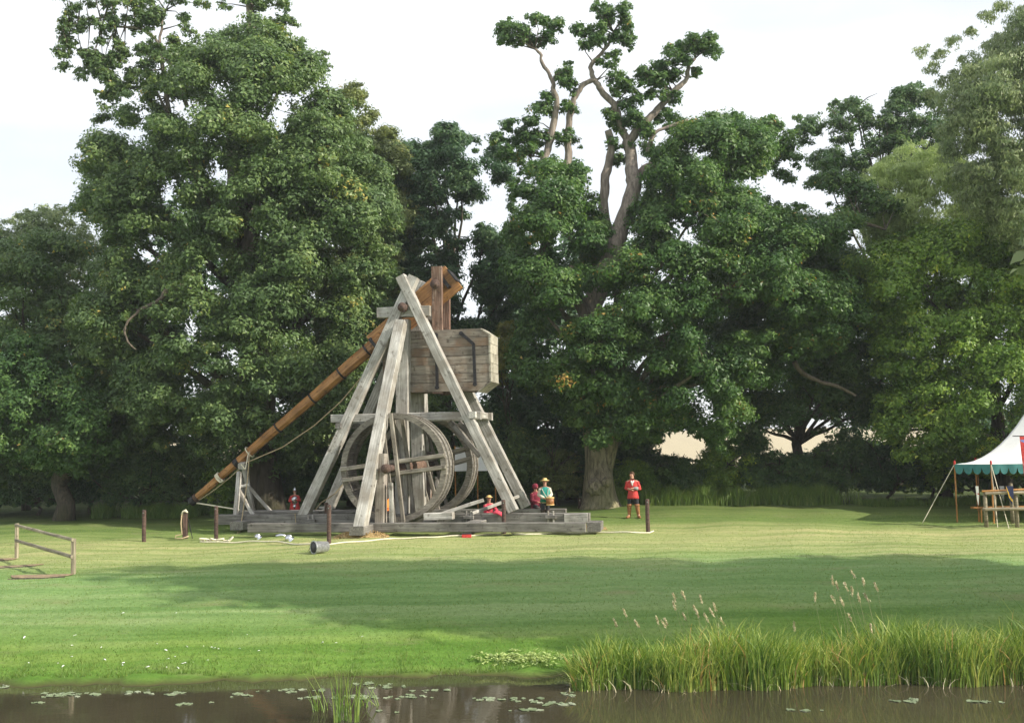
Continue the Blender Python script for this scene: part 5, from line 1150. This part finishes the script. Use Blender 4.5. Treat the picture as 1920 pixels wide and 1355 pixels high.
# heraldic banner on its own pole
Yb = YF - .1; ba = atv(1911, 818, Yb); gb2 = ground_at(ba.x + .45, Yb + .05); ban = empty('banner', gb2, 'tall red and blue heraldic banner at the right edge in front of the marquee', 'banner')
M['blue'] = simple('pale_blue_cloth', (.22, .24, .55), .8); M['orangecloth'] = simple('orange_cloth', (.80, .25, .05), .8)
beam('pole', gb2, Vector((gb2.x, gb2.y, ba.z + .3)), .05, .05, M['pole'], ban, octo=True); beam('cross_bar', Vector((ba.x - .25, Yb, ba.z + .02)), Vector((ba.x + 1.0, Yb, ba.z + .02)), .03, .03, M['iron'], ban)
def patch(name, pts, dy, mat):
    mb = MB(); n = len(pts); f = lambda x, z: Vector((ba.x + x, Yb - .03 + dy + .025 * math.sin(x * 6 + z * 2), ba.z - z)); mb.V = [f(x, z) for x, z in pts] + [f(x, z) + Vector((0, .006, 0)) for x, z in pts]
    mb.F = [tuple(range(n))[::-1], tuple(range(n, 2 * n))] + [(i, (i + 1) % n, n + (i + 1) % n, n + i) for i in range(n)]; child(mb, name, mat, ban)
patch('cloth', [(0, 0), (.85, 0), (.85, 1.55), (.1, 1.55), (.05, .8)], 0, M['redcloth']); patch('blue_field', [(.02, .12), (.8, .12), (.8, .62), (.08, .78)], -.012, M['blue'])
patch('orange_shape', [(.10, .38), (.2, .25), (.3, .36), (.42, .26), (.5, .5), (.3, .44), (.16, .52)], -.024, M['orangecloth']); patch('orange_shape', [(.12, .74), (.25, .6), (.45, .56), (.6, .7), (.4, .72), (.2, .84)], -.024, M['orangecloth'])
patch('white_roundel', [(.27 + .17 * math.cos(k * math.pi / 8), 1.05 + .17 * math.sin(k * math.pi / 8)) for k in range(16)], -.024, M['whitecloth']); patch('dark_roundel', [(.27 + .07 * math.cos(k * math.pi / 6), 1.05 + .07 * math.sin(k * math.pi / 6)) for k in range(12)], -.034, M['darkcloth'])

# ------------------------------------------------------------------ handrail and steps at the left
h0, h1 = gp(31, 1046), gp(137, 1077); hr = empty('handrail', h0, 'weathered wooden handrail running down the bank at the left', 'handrail')
ht0 = (1046 - 982) / (F_PX / h0.y); ht1 = (1077 - 1011) / (F_PX / h1.y); up_ = lambda p, z: p + Vector((0, 0, z))
beam('post', up_(h0, -.2), up_(h0, ht0), .11, .11, M['rail'], hr); beam('post', up_(h1, -.2), up_(h1, ht1), .12, .12, M['rail'], hr)
d_ = (h1 - h0).normalized(); yo = Vector((0, -.08, 0))
beam('rail', up_(h0, ht0 - .05) - d_ * .08 + yo, up_(h1, ht1 - .03) + d_ * .05 + yo, .08, .09, M['rail'], hr, octo=True); beam('rail', up_(h0, ht0 * .52) + yo, up_(h1, ht1 * .50) + yo, .08, .10, M['rail'], hr, octo=True)
M['earth'] = simple('worn_earth', (.26, .19, .11), .95, 0, .35, 8, .5)
for i, (x0, x1, y_) in enumerate(((-40, 22, 1052), (-30, 66, 1064), (20, 132, 1081))):
    a_, b_ = gp(x0, y_), gp(x1, y_ - 1); mb = MB(); n = 22; V = []
    rg = random.Random(i)
    for j in range(4):
        for k in range(n):
            t = k / (n - 1); x = a_.x + (b_.x - a_.x) * t; y = a_.y - .35 + j * .22 + rg.uniform(-.04, .04) * (j in (0, 3)); e_ = math.sin(t * math.pi) ** .4
            yy = a_.y + (y - a_.y) * e_; V.append(Vector((x, yy, float(G(x, yy)) + .022 + .02 * (0 < j < 3))))
    mb.V = V; mb.F = [(j * n + k, j * n + k + 1, (j + 1) * n + k + 1, (j + 1) * n + k) for j in range(3) for k in range(n - 1)]
    o = mb.build('path', M['earth'], None, True); o['kind'] = 'structure'
    lg = beam('step_log', Vector((a_.x + .1, a_.y - .38, float(G(a_.x, a_.y - .38)) - .02)), Vector((b_.x - .1, a_.y - .36, float(G(b_.x, a_.y - .36)) - .02)), .07, .07, M['darkbark'], None, octo=True)
    tag(lg, ['half buried log edging the highest of the earth steps', 'half buried log edging the middle earth step', 'half buried log edging the lowest earth step by the handrail'][i], 'log')

# ------------------------------------------------------------------ the air
mb = MB(); mb.box((0, 150, 18), 500, 560, 42); hz = mb.build('haze', None); m = bpy.data.materials.new('haze_air'); m.use_nodes = True; t = m.node_tree; t.nodes.clear()
ou = t.nodes.new('ShaderNodeOutputMaterial'); pv = t.nodes.new('ShaderNodeVolumePrincipled'); pv.inputs['Density'].default_value = .0005; pv.inputs['Color'].default_value = (.92, .96, 1, 1); pv.inputs['Anisotropy'].default_value = .3
t.links.new(pv.outputs[0], ou.inputs['Volume']); hz.data.materials.append(m); hz['kind'] = 'stuff'
# ------------------------------------------------------------------ people
M['skin'] = simple('skin_tone', (.55, .30, .21), .6, 0, .08, 8); M['hair'] = simple('brown_hair', (.09, .045, .02), .8); M['leather'] = simple('tan_leather', (.33, .14, .05), .6, 0, .3, 12); M['darkleather'] = simple('dark_leather', (.045, .03, .025), .6)
M['shirt'] = simple('cream_linen', (.62, .57, .46), .9, 0, .1); M['vest'] = simple('teal_felt', (.02, .26, .22), .9, 0, .15); M['straw'] = simple('straw_hat_yellow', (.72, .50, .20), .85, 0, .15, 20); M['maroon'] = simple('maroon_cloth', (.20, .02, .04), .9, 0, .2); M['pink'] = simple('pinkish_red_cloth', (.62, .06, .10), .9)
M['eye'] = simple('dark_eyes', (.02, .015, .01), .4); M['lip'] = simple('lips', (.35, .10, .08), .5)
def skin(name, nodes, edges, mat, parent, root=0, lv=2):
    me = bpy.data.meshes.new(name); me.from_pydata([n[0] for n in nodes], edges, []); me.update()
    o = bpy.data.objects.new(name, me); COL.objects.link(o)
    o.modifiers.new('k', 'SKIN'); ss = o.modifiers.new('s', 'SUBSURF'); ss.levels = ss.render_levels = lv
    if not me.skin_vertices: me.attributes
    sv = me.skin_vertices[0].data if me.skin_vertices else None
    if sv is None:
        bpy.context.view_layer.objects.active = o; o.select_set(True); bpy.ops.mesh.customdata_skin_add(); sv = me.skin_vertices[0].data
    for i, n in enumerate(nodes):
        r = n[1] if isinstance(n[1], tuple) else (n[1], n[1]); sv[i].radius = r; sv[i].use_root = (i == root)
    bpy.context.view_layer.update(); dg = bpy.context.evaluated_depsgraph_get(); me2 = bpy.data.meshes.new_from_object(o.evaluated_get(dg)); o.modifiers.clear(); o.data = me2
    me2.polygons.foreach_set('use_smooth', [True] * len(me2.polygons)); me2.materials.clear(); me2.materials.append(mat); me2.name = name; o.parent = parent; return o
def figure(loc, rz, pose, label, scale=1.0, head_turn=0, cat='person', skinmat='skin'):
    """pose: elbow/wrist/knee/ankle positions for each side; a body of one surface, hands with five fingers"""
    root = empty('person', loc, label, cat); root.rotation_euler = (0, 0, rz); root.scale = (scale,) * 3
    Nn = []; E = []
    def ad(p, r, link_=None):
        Nn.append((tuple(p), r)); 
        if link_ is not None: E.append((link_, len(Nn) - 1))
        return len(Nn) - 1
    px_, pz = pose.get('pelvis', (0, .96)); tl = pose.get('lean', (0, 0)); H = Vector
    pel = ad((px_, 0, pz), (.155, .115)); sp = ad((px_ + tl[0] * .3, tl[1] * .3, pz + .2), (.135, .10), pel); ch = ad((px_ + tl[0] * .7, tl[1] * .7, pz + .40), (.165, .115), sp)
    nk0 = ad((px_ + tl[0], tl[1], pz + .52), (.09, .08), ch); hx_, hy_ = tl[0] + pose.get('head', (0, 0))[0] + px_, tl[1] + pose.get('head', (0, 0))[1]
    nk = ad((hx_, hy_, pz + .60), .058, nk0); hd = ad((hx_, hy_ - .015, pz + .70), (.080, .092), nk); ht = ad((hx_, hy_ - .005, pz + .79), (.072, .085), hd)
    root['_h'] = 0; del root['_h']
    for s_, key in ((-1, 'l'), (1, 'r')):
        sh = ad((px_ + tl[0] + s_ * .185, tl[1], pz + .46), .068, ch); e = pose['elbow_' + key]; w_ = pose['wrist_' + key]
        el = ad(e, .047, sh); fm = ad(H(e).lerp(H(w_), .35), .046, el); wr_ = ad(w_, .030, fm); dr = (H(w_) - H(e)).normalized(); side = dr.cross(H((0, 0, 1))); side = side.normalized() if side.length > .1 else H((1, 0, 0)); pn = side.cross(dr)
        palm = ad(H(w_) + dr * .06, (.040, .022), wr_)
        for k, (so_, ln) in enumerate(((-.030, .068), (-.010, .078), (.010, .074), (.028, .058))):
            b0 = H(w_) + dr * .085 + side * so_; k1 = b0 + dr * ln * .5; k2 = k1 + (dr * .6 - pn * .7).normalized() * ln * .5
            f0 = ad(b0, .010, palm); f1 = ad(k1, .009, f0); ad(k2, .008, f1)
        t0 = ad(H(w_) + dr * .03 - side * .035 * s_, .012, palm); ad(H(w_) + dr * .065 - side * .058 * s_, .010, t0)
        hp = ad((px_ + s_ * .095, 0, pz - .06), .098, pel); kn = ad(pose['knee_' + key], .062, hp); cf = ad(H(pose['knee_' + key]).lerp(H(pose['ankle_' + key]), .3), .060, kn); an = ad(pose['ankle_' + key], .042, cf)
        a_ = H(pose['ankle_' + key]); td = H((s_ * .35, -1, 0)).normalized(); hl = ad(a_ + H((0, .03, -.045)), .04, an); bl = ad(a_ + td * .12 + H((0, 0, -.055)), (.042, .03), an); ad(a_ + td * .20 + H((0, 0, -.06)), (.035, .022), bl)
    body = skin('body', Nn, E, M[skinmat], root)
    hc = H((hx_, hy_ - .01, pz + .735)); tw = Matrix.Rotation(head_turn, 3, 'Z')
    def hp_(x, y, z): return hc + tw @ H((x, y, z))
    mb = MB(); mb.tube([hp_(0, -.085, .022), hp_(0, -.108, -.008), hp_(0, -.113, -.022), hp_(0, -.09, -.032)], [.008, .013, .016, .008], 8); o = mb.build('nose', M['skin'], None, True); o.parent = root
    for s_ in (-1, 1):
        mb = MB(); mb.tube([hp_(s_ * .042, -.083, .020), hp_(s_ * .024, -.094, .020)], [.007, .008], 8); o = mb.build('eye', M['eye'], None, True); o.parent = root
        mb = MB(); mb.tube([hp_(s_ * .084, .0, .02), hp_(s_ * .094, .008, .0), hp_(s_ * .084, .0, -.028)], [.012, .017, .01], 8); o = mb.build('ear', M['skin'], None, True); o.parent = root
    mb = MB(); mb.tube([hp_(-.024, -.087, -.052), hp_(0, -.097, -.055), hp_(.024, -.087, -.052)], [.004, .008, .004], 8); o = mb.build('mouth', M['lip'], None, True); o.parent = root
    return root, hp_, (px_, pz, tl)
def cap_rings(hp_, prof_, n=20, oy=0): return [[hp_(r * math.cos(2 * math.pi * k / n), oy + ry * math.sin(2 * math.pi * k / n), z) for k in range(n)] for r, ry, z in prof_]
def hairdo(hp_, root, mat, low=-.03):
    mb = MB(); n = 20; rings = []
    for r, z in ((.088, low), (.097, .02), (.094, .06), (.078, .095), (.045, .115), (.01, .122)):
        rings.append([hp_(r * math.cos(2 * math.pi * k / n), .014 + (r * 1.08) * math.sin(2 * math.pi * k / n) * (1 if math.sin(2 * math.pi * k / n) > 0 or z > .055 else .35), z + .008 * math.sin(k * 5)) for k in range(n)])
    mb.loft(rings); o = mb.build('hair', mat, None, True); o.parent = root
def garment(name, root, nodes, edges, mat): return skin(name, nodes, edges, mat, root)
def tunic(root, pose, base, mat, hem=.72, sleeves='both', r=1.0, flare=.22, name='tunic', sleeve_end=.92):
    px_, pz, tl = base; mb = MB(); n = 28; rings = []
    for z, rx, ry in ((hem, flare, flare * .75), (pz - .12, .205 * r, .165 * r), (pz + .06, .178 * r, .138 * r), (pz + .2, .185 * r, .14 * r), (pz + .36, .215 * r, .148 * r), (pz + .47, .20 * r, .12 * r), (pz + .525, .10, .085)):
        f = max(0, min(1, (z - pz) / .5)); rings.append([Vector((px_ + tl[0] * f + rx * math.cos(2 * math.pi * k / n) * (1 + .03 * math.sin(k * 2.7 + z * 9)), tl[1] * f + ry * math.sin(2 * math.pi * k / n) * (1 + .03 * math.sin(k * 2.7)), z)) for k in range(n)])
    mb.loft(rings); o = mb.build(name, mat, None, True); o.parent = root
    for s_, key in ((-1, 'l'), (1, 'r')):
        if sleeves == 'none': continue
        sh = Vector((px_ + tl[0] + s_ * .175, tl[1], pz + .455)); e = Vector(pose['elbow_' + key]); w_ = Vector(pose['wrist_' + key])
        mb = MB(); P = [sh, sh.lerp(e, .3), sh.lerp(e, .7), e, e.lerp(w_, .35), e.lerp(w_, sleeve_end)]; mb.tube(P, [.092, .082, .074, .074, .072, .062], 14); o = mb.build('sleeve', mat if sleeves != 'grey_right' or s_ < 0 else mat, None, True); o.parent = root
def legs(root, pose, base, mat, boot=None, top=.55):
    px_, pz, tl = base
    mb = MB(); mb.loft([[Vector((px_ + rx * math.cos(2 * math.pi * k / 20), ry * math.sin(2 * math.pi * k / 20), z)) for k in range(20)] for z, rx, ry in ((pz - .18, .17, .13), (pz - .05, .185, .14), (pz + .08, .165, .125))]); o = mb.build('hose', mat, None, True); o.parent = root
    for s_, key in ((-1, 'l'), (1, 'r')):
        hp = Vector((px_ + s_ * .095, 0, pz - .06)); kn = Vector(pose['knee_' + key]); an = Vector(pose['ankle_' + key])
        mb = MB(); mb.tube([hp, hp.lerp(kn, .4), kn, kn.lerp(an, .3), an], [.112, .098, .075, .073, .055], 14); o = mb.build('trouser_leg', mat, None, True); o.parent = root
        if boot:
            k0 = kn.lerp(an, -.02); td = Vector((s_ * .35, -1, 0)).normalized(); mb = MB(); mb.tube([k0, kn.lerp(an, .12), kn.lerp(an, .35), kn.lerp(an, .8), an + Vector((0, .01, -.02)), an + Vector((0, .02, -.06))], [.098, .088, .084, .064, .062, .055], 14)
            mb.tube([an + Vector((0, .04, -.045)), an + td * .1 + Vector((0, 0, -.045)), an + td * .24 + Vector((0, 0, -.058))], [.058, .056, .035], 12); mb.tube([k0 + Vector((0, 0, .02)), k0 - Vector((0, 0, .05))], [.104, .104], 14); mb.tube([kn.lerp(an, .5), kn.lerp(an, .56)], [.082, .082], 14)
            o = mb.build('boot', boot, None, True); o.parent = root
# man in red tunic and tall boots, arms folded at the waist
ps = {'elbow_l': (-.27, .02, 1.17), 'wrist_l': (-.06, -.20, 1.12), 'elbow_r': (.27, .0, 1.15), 'wrist_r': (.05, -.22, 1.17), 'knee_l': (-.15, -.02, .52), 'ankle_l': (-.17, 0, .10), 'knee_r': (.15, -.04, .52), 'ankle_r': (.20, 0, .10), 'lean': (-.01, -.01), 'head': (-.015, -.02)}
g = gp(1188, 971); rt, hpf, bs = figure(g, rad(-12), ps, 'man in a loose red tunic and tall tan boots standing before the oak', .0 + (87 / (F_PX / g.y)) / 1.84, head_turn=rad(-25))
tunic(rt, ps, bs, M['redcloth'], hem=.76, r=1.06, flare=.235, sleeve_end=.45); hairdo(hpf, rt, M['hair']); legs(rt, ps, bs, M['darkcloth'], M['leather'])
mb = MB(); mb.tube([Vector(ps['elbow_r']).lerp(Vector(ps['wrist_r']), .4), Vector(ps['elbow_r']).lerp(Vector(ps['wrist_r']), .98)], [.078, .055], 14); o = mb.build('grey_cuff', M['greycloth'], None, True); o.parent = rt
mb = MB(); mb.tube([(-.05, -.125, 1.46), (-.02, -.165, 1.40), (.0, -.165, 1.32), (.01, -.155, 1.26)], [.03, .04, .03, .012], 8); mb.tube([(.05, -.12, 1.46), (.02, -.17, 1.38)], [.03, .03], 8); o = mb.build('neck_cloth', M['whitecloth'], None, True); o.parent = rt
mb = MB(); lathe(mb, [(.187, .95), (.19, .955), (.19, 1.0), (.187, 1.005)], 24); mb.V = [Vector((v.x, v.y * .78, v.z)) for v in mb.V]; o = mb.build('belt', M['darkleather'], None, True); o.parent = rt
# drummer in straw hat
ps = {'elbow_l': (-.27, .02, 1.15), 'wrist_l': (-.08, -.24, 1.02), 'elbow_r': (.28, .02, 1.15), 'wrist_r': (.14, -.24, 1.05), 'knee_l': (-.11, -.03, .5), 'ankle_l': (-.11, 0, .10), 'knee_r': (.11, -.03, .5), 'ankle_r': (.13, 0, .10), 'head': (0, -.03)}
Yd = 43.6; g = ground_at(xl(1017, Yd), Yd); top_ = atv(1017, 896, Yd).z; rt, hpf, bs = figure(g, rad(6), ps, 'drummer in a straw hat and teal vest standing behind the end of the sills', (top_ - g.z) / 1.86)
tunic(rt, ps, bs, M['shirt'], hem=.80, r=1.0, flare=.19, name='shirt'); tunic(rt, ps, bs, M['vest'], hem=.93, r=1.09, flare=.20, sleeves='none', name='vest'); legs(rt, ps, bs, M['darkcloth'], M['darkleather']); hairdo(hpf, rt, M['hair'], -.06)
mb = MB(); mb.loft(cap_rings(hpf, [(.19, .19, .055), (.20, .20, .062), (.19, .19, .072), (.105, .115, .082), (.10, .11, .13), (.08, .085, .165), (.03, .03, .175)])); o = mb.build('straw_hat', M['straw'], None, True); o.parent = rt
mb = MB(); mb.tube([(-.15, -.14, 1.42), (-.05, -.19, 1.2), (.1, -.2, 1.0)], .014, 6); mb.tube([(.12, -.14, 1.42), (.1, -.18, 1.2), (.12, -.2, 1.0)], .014, 6); o = mb.build('drum_strap', M['shirt'], None); o.parent = rt
Mr = Matrix.Rotation(rad(6), 3, 'Z'); sc_ = rt.scale[0]; dpos = g + Mr @ (Vector((.17, -.36, .72)) * sc_)
dr_ = empty('drum', dpos, 'brown side drum with pale rims hung at the hip of the drummer', 'drum')
mb = MB(); lathe(mb, [(.155, .0), (.155, .30)], 24); o = mb.build('shell', M['leather'], None, True); o.parent = dr_
for z in (0, .28):
    mb = MB(); lathe(mb, [(.16, z), (.17, z + .005), (.17, z + .035), (.16, z + .04)], 24); o = mb.build('hoop', M['straw'], None); o.parent = dr_
mb = MB(); lathe(mb, [(.15, .315), (.02, .318)], 24); o = mb.build('drum_head', M['shirt'], None); o.parent = dr_
for s_ in (-1, 1):
    w_ = g + Mr @ (Vector(ps['wrist_l' if s_ < 0 else 'wrist_r']) * sc_); o = MB().tube([Vector((0, 0, 0)), Vector((.08 - s_ * .06, -.24, .02))], [.012, .008], 6).build('drumstick', M['straw'], None); o.location = w_ + Vector((0, -.07, 0)); tag(o, 'wooden drumstick in the %s hand of the drummer' % ('right' if s_ < 0 else 'left'), 'drumstick')
# guard in helmet and breastplate
ps = {'elbow_l': (-.29, .0, 1.16), 'wrist_l': (-.09, -.20, 1.15), 'elbow_r': (.29, .0, 1.16), 'wrist_r': (.06, -.22, 1.23), 'knee_l': (-.12, -.03, .5), 'ankle_l': (-.12, 0, .10), 'knee_r': (.12, -.03, .5), 'ankle_r': (.14, 0, .10)}
Yg = 46.2; g = ground_at(xl(551, Yg), Yg); top_ = atv(553, 913, Yg).z; g.z = float(G(g.x, g.y)); rt, hpf, bs = figure(g, rad(8), ps, 'man in a red coat, steel breastplate and pointed helmet left of the frame', min(1.02, (top_ - g.z) / 1.93), head_turn=rad(10)); print('guard scale', rt.scale[0], (top_ - g.z))
tunic(rt, ps, bs, M['redcloth'], hem=.45, r=1.3, flare=.33, name='coat'); legs(rt, ps, bs, M['darkcloth'], M['darkleather'])
mb = MB(); n = 18; rings = []
for z, rx, d2 in ((1.0, .17, .20), (1.08, .18, .22), (1.2, .21, .245), (1.34, .20, .225), (1.44, .13, .17)): rings.append([Vector((rx * math.cos(math.pi * (1 + k / (n - 1))), -.02 + d2 * math.sin(math.pi * (1 + k / (n - 1))), z)) for k in range(n)] + [Vector((0, -.05, z))])
mb.loft(rings); o = mb.build('breastplate', M['steel'], None, True); o.parent = rt
mb = MB(); mb.loft([[Vector((rx * math.cos(math.pi * (1 + k / 11)), -.03 + d2 * math.sin(math.pi * (1 + k / 11)), z)) for k in range(12)] for z, rx, d2 in ((.72, .12, .20), (.86, .15, .21), (.98, .14, .18))]); o = mb.build('tasset', M['steel'], None, True); o.parent = rt
for key in 'lr':
    w_ = Vector(ps['wrist_' + key]); e = Vector(ps['elbow_' + key]); mb = MB(); mb.tube([e.lerp(w_, .5), w_, w_ + (w_ - e).normalized() * .07], [.068, .05, .048], 10); o = mb.build('gauntlet', M['darkleather'], None, True); o.parent = rt
mb = MB(); mb.loft(cap_rings(hpf, [(.10, .115, .05), (.15, .19, .065), (.105, .12, .075), (.105, .118, .10), (.085, .095, .16), (.05, .055, .21), (.01, .01, .235)])); o = mb.build('helmet', M['steel'], None, True); o.parent = rt
mb = MB(); mb.tube([hpf(0, -.1, .12), hpf(0, -.06, .21), hpf(0, 0, .25), hpf(0, .06, .21), hpf(0, .1, .12)], [.008, .02, .026, .02, .008], 6); o = mb.build('helmet_comb', M['steel'], None); o.parent = rt
hairdo(hpf, rt, M['hair'], -.05)
# the crouching man in red behind the sill and the one in maroon
ps = {'pelvis': (0, .36), 'lean': (-.12, -.20), 'elbow_l': (-.32, -.24, .52), 'wrist_l': (-.2, -.46, .46), 'elbow_r': (.22, -.24, .56), 'wrist_r': (.1, -.46, .48), 'knee_l': (-.2, -.38, .48), 'ankle_l': (-.2, -.25, .10), 'knee_r': (.2, -.36, .46), 'ankle_r': (.2, -.2, .10), 'head': (-.02, -.06)}
q = WT(TP(918, 950, 1.2)); top_ = atv(915, 936, q.y).z; g = Vector((q.x, q.y, top_ - 1.42)); g.z = max(g.z, float(G(g.x, g.y)) - 0)
rt, hpf, bs = figure(g, rad(25), ps, 'man in red with a pale hat crouching behind the sills beside the far treadwheel', .92); tunic(rt, ps, bs, M['pink'], hem=.26, flare=.24, r=1.05); legs(rt, ps, bs, M['darkcloth'], M['leather'])
mb = MB(); mb.loft(cap_rings(hpf, [(.16, .16, .05), (.17, .17, .06), (.10, .11, .075), (.09, .10, .13), (.03, .03, .15)])); o = mb.build('hat', M['straw'], None, True); o.parent = rt
q = WT(TP(934, 962, -.32)); o = MB().tube([(-.2, 0, .02), (-.05, 0, .06), (.1, .0, -.02), (.18, 0, -.14)], [.05, .10, .10, .04], 10, flat=.5).build('red_cloth', M['pink'], None, True); o.location = q; tag(o, 'crumpled red cloth hanging over the sill near the right leg of the frame', 'cloth')
ps = {'elbow_l': (-.27, .02, 1.15), 'wrist_l': (-.15, -.22, 1.1), 'elbow_r': (.28, .02, 1.15), 'wrist_r': (.2, -.2, 1.0), 'knee_l': (-.11, -.03, .5), 'ankle_l': (-.11, 0, .10), 'knee_r': (.11, -.03, .5), 'ankle_r': (.13, 0, .10), 'lean': (-.12, -.12), 'head': (-.05, -.06)}
ps.update({'pelvis': (0, .62), 'elbow_l': (-.3, -.1, .8), 'wrist_l': (-.2, -.36, .74), 'elbow_r': (.25, -.1, .8), 'wrist_r': (.15, -.36, .74), 'knee_l': (-.2, -.32, .52), 'knee_r': (.2, -.32, .5), 'ankle_l': (-.2, -.1, .1), 'ankle_r': (.2, -.1, .1)})
Ym = 44.4; g = ground_at(xl(1000, Ym), Ym); rt, hpf, bs = figure(g, rad(40), ps, 'person in maroon stooping just left of the drummer behind the frame', 1.0); tunic(rt, ps, bs, M['maroon'], hem=.4, flare=.3, r=1.15, name='cloak'); legs(rt, ps, bs, M['darkcloth'], M['darkleather'])
mb = MB(); mb.loft(cap_rings(hpf, [(.10, .115, -.08), (.115, .13, .0), (.11, .125, .08), (.06, .07, .13), (.01, .01, .14)], oy=.02)); o = mb.build('hood', M['maroon'], None, True); o.parent = rt
